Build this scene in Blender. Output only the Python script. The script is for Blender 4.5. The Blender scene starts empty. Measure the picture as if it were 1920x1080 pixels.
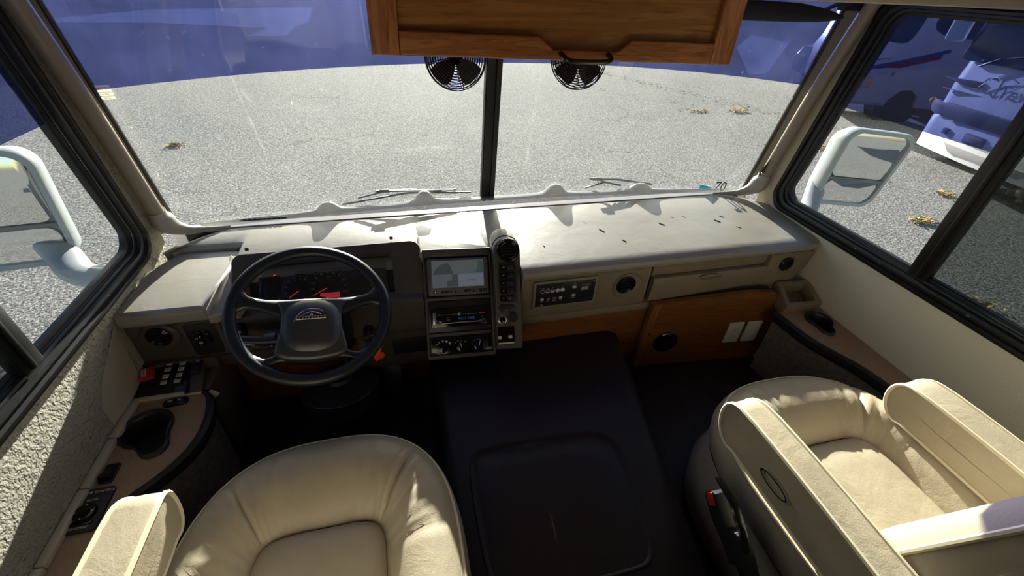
import bpy, bmesh, math, random
from math import sin, cos, pi, radians as R, sqrt
from mathutils import Vector as V, Matrix, Euler, noise
random.seed(7)
S = bpy.context.scene
C = bpy.data.collections.new('cab'); S.collection.children.link(C)

# ------------------------------------------------------------------ camera
cam = bpy.data.objects.new('camera', bpy.data.cameras.new('camera')); C.objects.link(cam)
yaw, pitch, roll = .2652, .6307, .0501
fwd = V((sin(yaw)*cos(pitch), cos(yaw)*cos(pitch), -sin(pitch)))
right = V((cos(yaw), -sin(yaw), 0)); up = right.cross(fwd)
r2 = right*cos(roll)+up*sin(roll); u2 = -right*sin(roll)+up*cos(roll)
m = Matrix((r2, u2, -fwd)).transposed().to_4x4(); m.translation = V((-.352, 0, 1.6))
cam.matrix_world = m
cam.data.sensor_width = 36; cam.data.lens = 809/1920*36; cam.data.clip_start = .02; cam.data.clip_end = 500
S.camera = cam
# ------------------------------------------------------------------ sky, sun, exposure
SUN_EL, SUN_AZ = R(14), R(6)
w = bpy.data.worlds.new('world'); S.world = w; w.use_nodes = True
nt = w.node_tree; bg = nt.nodes['Background']
sky = nt.nodes.new('ShaderNodeTexSky'); sky.sky_type = 'NISHITA'; sky.sun_disc = False
sky.sun_elevation = SUN_EL; sky.sun_rotation = SUN_AZ; sky.air_density = 1.0; sky.dust_density = 1.2
nt.links.new(sky.outputs[0], bg.inputs[0]); bg.inputs[1].default_value = .15
sl = bpy.data.lights.new('sun', 'SUN'); sl.energy = 15; sl.angle = R(.6); sl.color = (1, .95, .86)
so = bpy.data.objects.new('sun', sl); C.objects.link(so)
sd = V((sin(SUN_AZ)*cos(SUN_EL), cos(SUN_AZ)*cos(SUN_EL), sin(SUN_EL)))
so.rotation_euler = sd.to_track_quat('Z', 'Y').to_euler(); so.location = (0, 6, 8)
vs = S.view_settings; vs.view_transform = 'Standard'; vs.look = 'None'; vs.gamma = 1; vs.use_curve_mapping = False
vs.exposure = .35
S.cycles.max_bounces = 10; S.cycles.transparent_max_bounces = 24; S.cycles.diffuse_bounces = 5
S.cycles.caustics_reflective = False; S.cycles.caustics_refractive = False
S.cycles.sample_clamp_indirect = 6

# ------------------------------------------------------------------ materials
def nodes(name):
    m = bpy.data.materials.new(name); m.use_nodes = True
    n = m.node_tree; return m, n, n.nodes['Principled BSDF'], n.nodes['Material Output']
def mixcol(n, fac, a, b, ramp=None):
    x = n.nodes.new('ShaderNodeMix'); x.data_type = 'RGBA'
    if isinstance(a, tuple): x.inputs[6].default_value = (*a, 1)
    else: n.links.new(a, x.inputs[6])
    if isinstance(b, tuple): x.inputs[7].default_value = (*b, 1)
    else: n.links.new(b, x.inputs[7])
    n.links.new(fac, x.inputs[0]); return x.outputs[2]
def coord(n, scale=(1, 1, 1)):
    t = n.nodes.new('ShaderNodeTexCoord'); mp = n.nodes.new('ShaderNodeMapping'); mp.inputs['Scale'].default_value = scale
    n.links.new(t.outputs['Object'], mp.inputs[0]); return mp.outputs[0]
def noi(n, vec, s, detail=4, rough=.5, dist=0):
    x = n.nodes.new('ShaderNodeTexNoise'); x.inputs['Scale'].default_value = s; x.inputs['Detail'].default_value = detail
    x.inputs['Roughness'].default_value = rough; x.inputs['Distortion'].default_value = dist
    n.links.new(vec, x.inputs['Vector']); return x.outputs[0]
def ramp(n, f, a, b):
    x = n.nodes.new('ShaderNodeMapRange'); x.inputs[1].default_value = a; x.inputs[2].default_value = b
    n.links.new(f, x.inputs[0]); return x.outputs[0]
def bump(n, b, h, strength, dist=.002):
    x = n.nodes.new('ShaderNodeBump'); x.inputs['Strength'].default_value = strength; x.inputs['Distance'].default_value = dist
    n.links.new(h, x.inputs['Height']); n.links.new(x.outputs[0], b.inputs['Normal']); return x
def mat(name, col, rough=.5, metal=0, var=.0, vs=8, bs=0, bstr=.3, bd=.001, spec=.5, emit=None, coat=0, scale=(1, 1, 1)):
    m, n, b, o = nodes(name)
    b.inputs['Base Color'].default_value = (*col, 1); b.inputs['Roughness'].default_value = rough
    b.inputs['Metallic'].default_value = metal; b.inputs['Specular IOR Level'].default_value = spec
    b.inputs['Coat Weight'].default_value = coat
    c = coord(n, scale)
    if var:
        f = ramp(n, noi(n, c, vs, 5), .3, .7)
        n.links.new(mixcol(n, f, tuple(x*(1-var) for x in col), tuple(min(1, x*(1+var)) for x in col)), b.inputs['Base Color'])
    if bs: bump(n, b, noi(n, c, bs, 4, .6), bstr, bd)
    if emit: b.inputs['Emission Color'].default_value = (*emit[0], 1); b.inputs['Emission Strength'].default_value = emit[1]
    return m
def leather(name, col, rough=.38, bs=.5, sp=.4):
    m, n, b, o = nodes(name); c = coord(n)
    f = ramp(n, noi(n, c, 9, 5, .6), .35, .75)
    n.links.new(mixcol(n, f, col, tuple(x*.86 for x in col)), b.inputs['Base Color'])
    b.inputs['Roughness'].default_value = rough; b.inputs['Specular IOR Level'].default_value = sp
    a = n.nodes.new('ShaderNodeMath'); a.operation = 'ADD'
    mu = n.nodes.new('ShaderNodeMath'); mu.operation = 'MULTIPLY'; mu.inputs[1].default_value = .10
    n.links.new(noi(n, c, 420, 3), mu.inputs[0]); n.links.new(noi(n, c, 11, 5, .55, .6), a.inputs[0]); n.links.new(mu.outputs[0], a.inputs[1])
    bump(n, b, a.outputs[0], bs, .006); return m
def wood(name, a, b_, rough=.35, axis='X', s=1):
    m, n, b, o = nodes(name)
    sc = {'X': (1.2, 14, 14), 'Z': (14, 14, 1.2), 'Y': (14, 1.2, 14)}[axis]
    c = coord(n, tuple(q*s for q in sc))
    g = noi(n, c, 2.2, 6, .62, 1.6); wv = n.nodes.new('ShaderNodeMath'); wv.operation = 'MULTIPLY'; wv.inputs[1].default_value = 22
    n.links.new(g, wv.inputs[0]); sn = n.nodes.new('ShaderNodeMath'); sn.operation = 'SINE'; n.links.new(wv.outputs[0], sn.inputs[0])
    f = ramp(n, sn.outputs[0], -1.2, 1.1); col = mixcol(n, f, a, b_)
    pore = ramp(n, noi(n, coord(n, tuple(q*s*3 for q in sc)), 5, 3), .55, .75)
    n.links.new(mixcol(n, pore, col, tuple(x*.55 for x in a)), b.inputs['Base Color'])
    b.inputs['Roughness'].default_value = rough; bump(n, b, pore, .15, .001); return m
def stucco(name, col, scale, strength, dist):
    m, n, b, o = nodes(name); c = coord(n)
    b.inputs['Base Color'].default_value = (*col, 1); b.inputs['Roughness'].default_value = .8; b.inputs['Specular IOR Level'].default_value = .2
    v = n.nodes.new('ShaderNodeTexVoronoi'); v.feature = 'SMOOTH_F1'; v.inputs['Scale'].default_value = scale
    ns = n.nodes.new('ShaderNodeTexNoise'); ns.inputs['Scale'].default_value = scale*.7; n.links.new(c, ns.inputs[0])
    vm = n.nodes.new('ShaderNodeVectorMath'); vm.operation = 'MULTIPLY_ADD'; vm.inputs[1].default_value = (.08, .08, .08)
    n.links.new(ns.outputs[1], vm.inputs[0]); n.links.new(c, vm.inputs[2]); n.links.new(vm.outputs[0], v.inputs['Vector'])
    a = n.nodes.new('ShaderNodeMath'); a.operation = 'ADD'; n.links.new(v.outputs[0], a.inputs[0]); n.links.new(noi(n, c, scale*2, 5, .6), a.inputs[1])
    bump(n, b, a.outputs[0], strength, dist); return m
def glass(name, tint=(1, 1, 1), dust=.03, dustcol=(.8, .8, .8), scratches=False):
    m, n, b, o = nodes(name); n.nodes.remove(b)
    tr = n.nodes.new('ShaderNodeBsdfTransparent'); tr.inputs[0].default_value = (*tint, 1)
    gl = n.nodes.new('ShaderNodeBsdfGlossy'); gl.inputs['Roughness'].default_value = .02
    df = n.nodes.new('ShaderNodeBsdfDiffuse'); df.inputs[0].default_value = (*dustcol, 1)
    tl = n.nodes.new('ShaderNodeBsdfTranslucent'); tl.inputs[0].default_value = (*dustcol, 1)
    ad = n.nodes.new('ShaderNodeMixShader'); ad.inputs[0].default_value = .5; n.links.new(df.outputs[0], ad.inputs[1]); n.links.new(tl.outputs[0], ad.inputs[2])
    lw = n.nodes.new('ShaderNodeLayerWeight'); lw.inputs[0].default_value = .5
    pw = n.nodes.new('ShaderNodeMath'); pw.operation = 'POWER'; pw.inputs[1].default_value = 5; n.links.new(lw.outputs['Facing'], pw.inputs[0])
    fr = n.nodes.new('ShaderNodeMath'); fr.operation = 'MULTIPLY_ADD'; fr.inputs[1].default_value = .6; fr.inputs[2].default_value = .025; n.links.new(pw.outputs[0], fr.inputs[0])
    m1 = n.nodes.new('ShaderNodeMixShader'); n.links.new(fr.outputs[0], m1.inputs[0]); n.links.new(tr.outputs[0], m1.inputs[1]); n.links.new(gl.outputs[0], m1.inputs[2])
    m2 = n.nodes.new('ShaderNodeMixShader'); n.links.new(m1.outputs[0], m2.inputs[1]); n.links.new(ad.outputs[0], m2.inputs[2])
    c = coord(n); f = ramp(n, noi(n, c, 3.5, 6, .65), .3, .75)
    mu = n.nodes.new('ShaderNodeMath'); mu.operation = 'MULTIPLY'; mu.inputs[1].default_value = dust*1.6; n.links.new(f, mu.inputs[0])
    if scratches:
        sp = ramp(n, noi(n, coord(n, (1, 1, .45)), 95, 2, .5), .73, .80)
        s2 = n.nodes.new('ShaderNodeMath'); s2.operation = 'MULTIPLY_ADD'; s2.inputs[1].default_value = .22
        n.links.new(sp, s2.inputs[0]); n.links.new(mu.outputs[0], s2.inputs[2]); n.links.new(s2.outputs[0], m2.inputs[0])
    else: n.links.new(mu.outputs[0], m2.inputs[0])
    n.links.new(m2.outputs[0], o.inputs[0]); return m
def asphalt():
    m, n, b, o = nodes('asphalt'); c = coord(n)
    big = ramp(n, noi(n, c, .7, 5, .6), .3, .7); col = mixcol(n, big, (.150, .150, .147), (.20, .195, .185))
    sp = ramp(n, noi(n, c, 38, 3, .8), .45, .6); col = mixcol(n, sp, tuple([.10, .10, .105]), col) if False else mixcol(n, sp, col, (.42, .41, .39))
    dk = ramp(n, noi(n, c, 52, 3, .7), .50, .60); col = mixcol(n, dk, col, (.06, .06, .065))
    v = n.nodes.new('ShaderNodeTexVoronoi'); v.feature = 'DISTANCE_TO_EDGE'; v.inputs['Scale'].default_value = .42
    ns = n.nodes.new('ShaderNodeTexNoise'); ns.inputs['Scale'].default_value = 1.3; ns.inputs['Detail'].default_value = 6; n.links.new(c, ns.inputs[0])
    vm = n.nodes.new('ShaderNodeVectorMath'); vm.operation = 'MULTIPLY_ADD'; vm.inputs[1].default_value = (1.1, 1.1, 1.1); n.links.new(ns.outputs[1], vm.inputs[0]); n.links.new(c, vm.inputs[2]); n.links.new(vm.outputs[0], v.inputs['Vector'])
    cr = ramp(n, v.outputs[0], .006, .0); brk = ramp(n, noi(n, c, .5, 3), .5, .6)
    mm = n.nodes.new('ShaderNodeMath'); mm.operation = 'MULTIPLY'; n.links.new(cr, mm.inputs[0]); n.links.new(brk, mm.inputs[1])
    col = mixcol(n, mm.outputs[0], col, (.07, .065, .06)); n.links.new(col, b.inputs['Base Color'])
    b.inputs['Roughness'].default_value = .95; b.inputs['Specular IOR Level'].default_value = .1
    bump(n, b, noi(n, c, 50, 3, .7), .9, .012); return m

LEA = leather('cream_leather', (.49, .42, .30)); PIP = mat('piping', (.74, .66, .48), .45)
LEAB = leather('cream_vinyl_side', (.36, .32, .26), .45)
PAD = leather('taupe_dash_vinyl', (.36, .33, .28), .34, .22, .9)
TAU = mat('taupe_plastic', (.26, .212, .145), .5, var=.06, bs=300, bstr=.15)
TAUD = mat('shaded_grey_taupe_plastic', (.085, .074, .064), .5, bs=300, bstr=.15)  # driver fascia shade is put into this colour; also the stack's dark plastic
BLK = mat('black_plastic', (.018, .018, .02), .4, bs=350, bstr=.1)
BLKG = mat('gloss_black', (.008, .008, .01), .12)
RUB = mat('black_rubber', (.012, .012, .013), .42, var=.3, vs=30)
ALU = mat('dull_metal', (.12, .13, .125), .35, .7)
NAVY = mat('steering_leather', (.016, .019, .028), .36, bs=260, bstr=.25)
NAVYP = mat('steering_pad', (.035, .037, .042), .33, bs=420, bstr=.7, spec=1)
OAK = wood('oak', (.42, .155, .052), (.62, .27, .10), .3)
OAKV = wood('oak_vertical', (.42, .155, .052), (.62, .27, .10), .3, 'Z')
OAKP = wood('oak_panel', (.40, .175, .048), (.54, .26, .08), .33, 'X', .6)
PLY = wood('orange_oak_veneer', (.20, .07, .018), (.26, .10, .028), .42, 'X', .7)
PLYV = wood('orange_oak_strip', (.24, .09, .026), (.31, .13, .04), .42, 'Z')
WALLL = stucco('stucco_wall', (.60, .56, .46), 62, 1.0, .010); WALLR = stucco('fine_wall', (.74, .70, .57), 110, .35, .004)
SHELF = mat('tan_laminate', (.36, .235, .155), .5, var=.1, vs=120)
CARP = mat('grey_carpet', (.19, .165, .145), .95, var=.25, vs=60, bs=300, bstr=.6, bd=.004)
FLOOR = wood('dark_floor', (.018, .012, .010), (.03, .02, .016), .45, 'Y', .5)
ENG = leather('dark_brown_vinyl', (.015, .009, .010), .45, .3)
CREAM = mat('cream_plastic', (.60, .55, .44), .45); PIL = mat('mauve_taupe_pillar', (.30, .255, .205), .4, bs=200, bstr=.1)
BOOT = mat('grey_plastic', (.36, .345, .31), .42, bs=160, bstr=.3)
COWL = mat('glossy_cowl', (.60, .60, .58), .14, coat=.6, var=.05); COWL.node_tree.nodes['Principled BSDF'].inputs['Alpha'].default_value = .6
CHR = mat('chrome', (.75, .75, .76), .08, 1); STL = mat('satin_steel', (.5, .5, .5), .3, 1)
WHT = mat('white_plastic', (.75, .74, .70), .4); WPR = mat('white_print', (.65, .66, .66), .6)
GRN = mat('green_lcd', (.30, .42, .28), .3); RED = mat('red_plastic', (.62, .03, .02), .4); ORG = mat('orange_tag', (.9, .11, .02), .45)
REDL = mat('red_light', (.9, .02, .03), .4, emit=((1, .02, .04), 2.5)); LCD = mat('red_display', (.3, .02, .04), .3, emit=((.9, .05, .09), .28))
NEED = mat('needle_red', (.8, .05, .04), .4, emit=((1, .08, .05), .35)); BLU = mat('blue_print', (.05, .2, .5), .4); DIAL = mat('dial_face', (.022, .022, .025), .35)
CLU = mat('cluster_grey', (.05, .05, .055), .45)
ASP = asphalt(); DRY = mat('dry_leaves', (.42, .28, .09), .8, var=.4, vs=60)
WPA = mat('white_paint', (.80, .80, .80), .25, coat=.3); SIL = mat('grey_beige_paint', (.42, .40, .40), .3); NVP = mat('navy_paint', (.03, .05, .16), .3); MAR = mat('maroon_paint', (.22, .02, .05), .3)
DGL = mat('dark_vehicle_glass', (.03, .05, .07), .08); TIRE = mat('tyre_dark', (.02, .02, .02), .8); GRY = mat('grey_paint', (.23, .25, .29), .4)
LENS = mat('lamp_lens', (.7, .7, .72), .1, .5); AMB = mat('amber_lens', (.85, .25, .03), .2)
MIR = mat('mirror_glass', (.85, .87, .84), .02, 1); LPAT = mat('pale_painted_light', (.36, .36, .34), .9, var=.15, vs=3)
GL = glass('window_glass', (.95, .97, .97), .012, (.75, .75, .72)); GLW = glass('windshield_glass', (.95, .98, .97), .014, (.8, .8, .76), True)
GLD = glass('tinted_rear_glass', (.42, .45, .44), .02)
FILM = glass('blue_tint_film', (.25, .285, .50), .065, (.5, .53, .8), True)
FILMS = glass('blue_tint_film_side', (.34, .38, .62), .05, (.45, .48, .8))
SCF = mat('scuff', (.15, .135, .13), .6); PAPT = glass('sticker_paper', (.9, .9, .85), 3, (.85, .84, .74)); PAPER = mat('paper', (.78, .77, .66), .7); CYAN = mat('cyan_sticker', (.1, .55, .8), .5); PRINT = mat('black_print', (.02, .02, .03), .6)

# ------------------------------------------------------------------ helpers
def link(name, me, m, parent):
    o = bpy.data.objects.new(name, me); C.objects.link(o)
    if m is not None:
        if isinstance(m, (list, tuple)):
            for q in m: me.materials.append(q)
        else: me.materials.append(m)
    if parent is not None: o.parent = parent
    return o
def wloc(o):
    l = V((0, 0, 0))
    while o is not None: l += o.location; o = o.parent
    return l
def obj(name, b, m, parent=None, smooth=True, angle=35):
    me = bpy.data.meshes.new(name)
    bmesh.ops.recalc_face_normals(b, faces=b.faces)
    b.to_mesh(me); b.free()
    if parent is not None: me.transform(Matrix.Translation(-wloc(parent)))
    if smooth:
        me.shade_smooth() if hasattr(me, 'shade_smooth') else None
        me.set_sharp_from_angle(angle=R(angle))
    return link(name, me, m, parent)
def tag(o, label, cat=None, group=None):
    o['label'] = label
    if cat: o['category'] = cat
    if group: o['group'] = group
    return o
def thing(name, label, cat, loc=(0, 0, 0), group=None):
    o = bpy.data.objects.new(name, None); C.objects.link(o); o.location = loc; o.empty_display_size = .05
    return tag(o, label, cat, group)
def struct(o, label=None, cat=None):
    o['kind'] = 'structure'
    if label: o['label'] = label
    if cat: o['category'] = cat
    return o
def BM(): return bmesh.new()
def stuff(o): o['kind'] = 'stuff'; return o
class Frame:
    def __init__(s, o, u, v):
        s.o = V(o); s.u = V(u).normalized(); v = V(v); v = v-s.u*v.dot(s.u); s.v = v.normalized(); s.n = s.u.cross(s.v)
    def __call__(s, u, v, h=0): return s.o+s.u*u+s.v*v+s.n*h
    def mat(s, u=0, v=0, h=0):
        m = Matrix((s.u, s.v, s.n)).transposed().to_4x4(); m.translation = s(u, v, h); return m
def merge(b, t, mtx=None):
    me = bpy.data.meshes.new('t'); t.to_mesh(me); t.free()
    if mtx is not None: me.transform(mtx)
    b.from_mesh(me); bpy.data.meshes.remove(me); return b
def box(b, lo, hi, bev=0, seg=2, mtx=None):
    t = BM(); bmesh.ops.create_cube(t, size=1)
    lo, hi = V(lo), V(hi)
    for v in t.verts: v.co = V([lo[i]+(v.co[i]+.5)*(hi[i]-lo[i]) for i in range(3)])
    if bev: bmesh.ops.bevel(t, geom=list(t.edges), offset=bev, segments=seg, profile=.5, affect='EDGES')
    return merge(b, t, mtx)
def fbox(b, F, u0, u1, v0, v1, h0, h1, bev=0, seg=2): return box(b, (u0, v0, h0), (u1, v1, h1), bev, seg, F.mat())
def prism(b, F, pts, h0, h1, bev=0, seg=2, only_top=True):
    t = BM(); a = [t.verts.new((x, y, h0)) for x, y in pts]; f = t.faces.new(a)
    r = bmesh.ops.extrude_face_region(t, geom=[f]); top = [e for e in r['geom'] if isinstance(e, bmesh.types.BMVert)]
    for v in top: v.co.z = h1
    if bev:
        ts = set(top); ed = [e for e in t.edges if e.verts[0] in ts and e.verts[1] in ts]
        if not only_top: ed = [e for e in t.edges if (e.verts[0] in ts) == (e.verts[1] in ts)]
        bmesh.ops.bevel(t, geom=ed, offset=bev, segments=seg, profile=.5, affect='EDGES')
    return merge(b, t, F.mat())
def rrect(u0, u1, v0, v1, r, n=5):
    p = []
    for cx, cy, a in ((u1-r, v1-r, 0), (u0+r, v1-r, 90), (u0+r, v0+r, 180), (u1-r, v0+r, 270)):
        for i in range(n+1): q = R(a+90*i/n); p.append((cx+r*cos(q), cy+r*sin(q)))
    return p
def circ(cu, cv, ru, rv=None, n=28): rv = rv or ru; return [(cu+ru*cos(2*pi*i/n), cv+rv*sin(2*pi*i/n)) for i in range(n)]
def ringprism(b, F, outer, inner, h0, h1):
    n = len(outer); t = BM()
    L = [[t.verts.new((x, y, h)) for x, y in pp] for pp, h in ((outer, h0), (outer, h1), (inner, h1), (inner, h0))]
    for k in range(4):
        A, B = L[k], L[(k+1) % 4]
        for i in range(n): t.faces.new((A[i], A[(i+1) % n], B[(i+1) % n], B[i]))
    return merge(b, t, F.mat())
def loft(b, rings, closed=True, cap0=False, cap1=False, loop=False):
    n = len(rings[0]); L = [[b.verts.new(p) for p in r] for r in rings]
    for k in range(len(L)-(0 if loop else 1)):
        A, B = L[k], L[(k+1) % len(L)]
        for i in range(n if closed else n-1):
            b.faces.new((A[i], A[(i+1) % n], B[(i+1) % n], B[i]))
    if cap0: b.faces.new(L[0][::-1])
    if cap1: b.faces.new(L[-1])
    return b
def tube(b, pts, r, seg=8, closed=False, caps=True, flat=1.0, upv=None):
    pts = [V(p) for p in pts]; n = len(pts); rings = []; prev = None
    for i, p in enumerate(pts):
        if closed: d = pts[(i+1) % n]-pts[i-1]
        else: d = pts[min(i+1, n-1)]-pts[max(i-1, 0)]
        d.normalize()
        if prev is None:
            a = V((0, 0, 1)) if abs(d.z) < .9 else V((1, 0, 0)); x = d.cross(a).normalized()
        else: x = (prev-d*prev.dot(d)).normalized()
        prev = x; y = d.cross(x); rr = r[i] if isinstance(r, (list, tuple)) else r
        rings.append([p+x*rr*cos(2*pi*k/seg)+y*rr*flat*sin(2*pi*k/seg) for k in range(seg)])
    return loft(b, rings, True, caps and not closed, caps and not closed, closed)
def lathe(b, F, cu, cv, prof, n=28):
    rings = [[F(cu+r*cos(2*pi*i/n), cv+r*sin(2*pi*i/n), h) for i in range(n)] for r, h in prof]
    return loft(b, rings, True, prof[0][0] > 1e-5, prof[-1][0] > 1e-5)
def smoothpts(pts, k=3, closed=False):
    pts = [V(p) for p in pts]
    for _ in range(k):
        q = []; n = len(pts)
        rng = range(n if closed else n-1)
        for i in rng:
            a, b = pts[i], pts[(i+1) % n]; q += [a*.75+b*.25, a*.25+b*.75]
        if not closed: q = [pts[0]]+q[1:-1]+[pts[-1]]
        pts = q
    return pts
def sm2(pts, k=2, closed=True): return [(p.x, p.y) for p in smoothpts([(x, y, 0) for x, y in pts], k, closed)]
def text(b, F, s, u, v, size, h=.0006, align='CENTER', rot=0, ext=.0003, sx=1):
    cu = bpy.data.curves.new('txt', 'FONT'); cu.body = s; cu.size = size; cu.align_x = align; cu.align_y = 'CENTER'; cu.extrude = ext; cu.resolution_u = 2
    o = bpy.data.objects.new('txt', cu); C.objects.link(o)
    dg = bpy.context.evaluated_depsgraph_get(); me = bpy.data.meshes.new_from_object(o.evaluated_get(dg))
    me.transform(F.mat(u, v, h) @ Matrix.Rotation(rot, 4, 'Z') @ Matrix.Scale(sx, 4, (1, 0, 0))); b.from_mesh(me)
    bpy.data.objects.remove(o); bpy.data.curves.remove(cu); bpy.data.meshes.remove(me); return b
def cut(o, outline, z0, z1):
    t = BM(); prism(t, Frame((0, 0, 0), (1, 0, 0), (0, 1, 0)), outline, z0, z1); bmesh.ops.recalc_face_normals(t, faces=t.faces)
    me = bpy.data.meshes.new('c'); t.to_mesh(me); t.free(); me.transform(Matrix.Translation(-wloc(o)))
    c = bpy.data.objects.new('c', me); C.objects.link(c); bpy.context.view_layer.update(); c.matrix_world = o.matrix_world.copy()
    md = o.modifiers.new('b', 'BOOLEAN'); md.operation = 'DIFFERENCE'; md.solver = 'EXACT'; md.object = c
    dg = bpy.context.evaluated_depsgraph_get(); nm = bpy.data.meshes.new_from_object(o.evaluated_get(dg)); old = o.data
    o.modifiers.clear(); o.data = nm; bpy.data.meshes.remove(old); bpy.data.objects.remove(c); bpy.data.meshes.remove(me)
XY = Frame((0, 0, 0), (1, 0, 0), (0, 1, 0))
def copy_tree(o, parent=None):
    c = o.copy(); C.objects.link(c); c.parent = parent
    for ch in list(o.children): copy_tree(ch, c)
    return c

FZ = .31       # cab floor
GZ = -.65      # road
# ================================================================== ROOM SHELL
b = BM(); box(b, (-1.19, -2.6, FZ-.04), (1.19, 1.62, FZ)); struct(obj('floor', b, FLOOR))
def wall_side(sx, name, m):
    b = BM(); X = 1.15*sx; Xo = 1.19*sx; lo, hi = min(X, Xo), max(X, Xo)
    box(b, (lo, -2.6, FZ-.04), (hi, 1.47, .845))                      # below the window
    box(b, (lo, -2.6, 1.60), (hi, 1.36, 2.05))                       # above
    # piece ahead of the window, leaning with the pillar
    F = Frame((X, 0, 0), (0, sx, 0), (0, 0, 1))
    t = BM(); q = [(1.375, .845), (1.47, .845), (1.47, .95), (1.33, 1.60), (1.2, 1.60), (1.30, 1.58)]
    a = [t.verts.new((lo, y, z)) for y, z in q]; c = [t.verts.new((hi, y, z)) for y, z in q]
    t.faces.new(a); t.faces.new(c[::-1])
    for i in range(len(q)): j = (i+1) % len(q); t.faces.new((a[i], c[i], c[j], a[j]))
    merge(b, t)
    box(b, (lo, -2.6, .845), (hi, -.6, 1.60))
    return struct(obj(name, b, m, smooth=False))
wall_side(-1, 'wall_left', WALLL); wall_side(1, 'wall_right', WALLR)
b = BM(); box(b, (-1.19, -2.6, 2.05), (1.19, 1.40, 2.09)); struct(obj('ceiling', b, CREAM))
b = BM(); box(b, (-1.19, 1.60, GZ+.3), (1.19, 1.66, .80), .01); box(b, (-1.19, 1.34, 1.93), (1.19, 1.42, 2.09)); struct(obj('wall_front', b, WPA, smooth=False))
b = BM(); box(b, (-1.19, -2.64, FZ-.04), (1.19, -2.6, 2.09)); struct(obj('wall_back', b, OAK, smooth=False))
# header cornice
b = BM(); box(b, (-1.15, .87, 1.578), (1.15, .93, 1.64), .008); struct(obj('trim_1', b, CREAM), 'beige padded lower edge of the cornice over the right window')
b = BM(); box(b, (-1.15, .875, 1.64), (1.15, .95, 2.05)); struct(obj('trim_2', b, OAK))

# ---------------------------------------------------------------- side windows
def side_window(sx, idx):
    root = thing('window_%d' % idx, ('left' if sx < 0 else 'right')+' cab side window with thick black rubber frame and sliding rear pane', None, (1.15*sx, 1.0, .845)); struct(root)
    X = 1.15*sx
    F = Frame((X, 0, 0), (0, 1, 0), (0, 0, 1))         # u=y v=z
    sgn = 1 if F.n.x*sx < 0 else -1                    # +h = towards cab
    def outline(d, y0=-.5, n=6, r=.07):
        # front bottom corner rounded, front edge leaning back
        y1b, y1t = 1.405-d, 1.297-d; zb, zt = .845+d, 1.60-d
        P = []
        rr = max(.02, r-d*.3)
        for i in range(n+1):
            a = -pi/2+(pi/2-.14)*i/n; P.append((y1b-rr-.01+rr*cos(a), zb+rr+rr*sin(a)))
        for i in range(n+1):
            a = -.14+(pi/2+.14)*i/n; P.append((y1t-rr+.002+rr*cos(a), zt-rr+rr*sin(a)))
        for i in range(n+1):
            a = pi/2+pi/2*i/n; P.append((y0+d+rr+rr*cos(a), zt-rr+rr*sin(a)))
        for i in range(n+1):
            a = pi+pi/2*i/n; P.append((y0+d+rr+rr*cos(a), zb+rr+rr*sin(a)))
        return P
    prof = [(0, -.03), (0, .008), (.006, .013), (.016, .012), (.019, .002), (.026, .002), (.029, .008), (.036, .006), (.038, -.010), (.046, -.010), (.048, -.018), (.056, -.020), (.056, -.035)]
    b = BM(); loft(b, [[F(u, v, h*sgn) for u, v in outline(d)] for d, h in prof])
    obj('window_frame', b, RUB, root, angle=50)
    b = BM(); loft(b, [[F(u, v, h*sgn) for u, v in outline(d)] for d, h in [(.0385, -.0085), (.0385, -.006), (.045, -.006), (.045, -.0085)]], loop=True); tag(obj('track_rail', b, ALU, root), 'dull metal slider track inside the black frame')
    g = outline(.054); ys = .80 if sx > 0 else .875
    def clip(P, keep):   # clip polygon at y=ys
        out = []
        for i in range(len(P)):
            a, c = P[i], P[(i+1) % len(P)]; ia, ic = keep(a[0]), keep(c[0])
            if ia: out.append(a)
            if ia != ic: t = (ys-a[0])/(c[0]-a[0]); out.append((ys, a[1]+t*(c[1]-a[1])))
        return out
    b = BM(); prism(b, F, clip(g, lambda y: y > ys), -.022*sgn, -.026*sgn); obj('front_pane', b, GL, root, False)
    b = BM(); prism(b, F, clip(g, lambda y: y <= ys), -.016*sgn, -.012*sgn); tag(obj('rear_pane', b, GLD, root, False), 'darker tinted sliding pane')
    bl = BM(); q = clip(g, lambda y: y > ys); zt = 1.265
    pts = []
    for i in range(len(q)):
        a, c = q[i], q[(i+1) % len(q)]
        if a[1] > zt: pts.append(a)
        if (a[1] > zt) != (c[1] > zt): t = (zt-a[1])/(c[1]-a[1]); pts.append((a[0]+t*(c[0]-a[0]), zt))
    prism(bl, F, pts, -.0200*sgn, -.0203*sgn); tag(obj('tint_film', bl, FILMS, root, False), 'translucent blue sun film over the upper part of the pane')
    b = BM(); y0 = ys-.055
    fbox(b, F, y0, ys+.004, .885, 1.56, *sorted((-.032*sgn, -.004*sgn)), .004); fbox(b, F, y0+.018, y0+.03, .89, 1.555, *sorted((-.006*sgn, .002*sgn)), .002)
    obj('sliding_bar', b, RUB, root)
    b = BM()
    for yy in ([.97, .88, .60, .45, .33] if sx > 0 else [1.12, 1.0, .93]):
        fbox(b, F, yy, yy+.008, .868, .873, *sorted((.002*sgn, .004*sgn)), .001)
    tag(obj('screw', b, STL, root), 'row of small bright screws along the sill')
side_window(-1, 1); side_window(1, 2)

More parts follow.
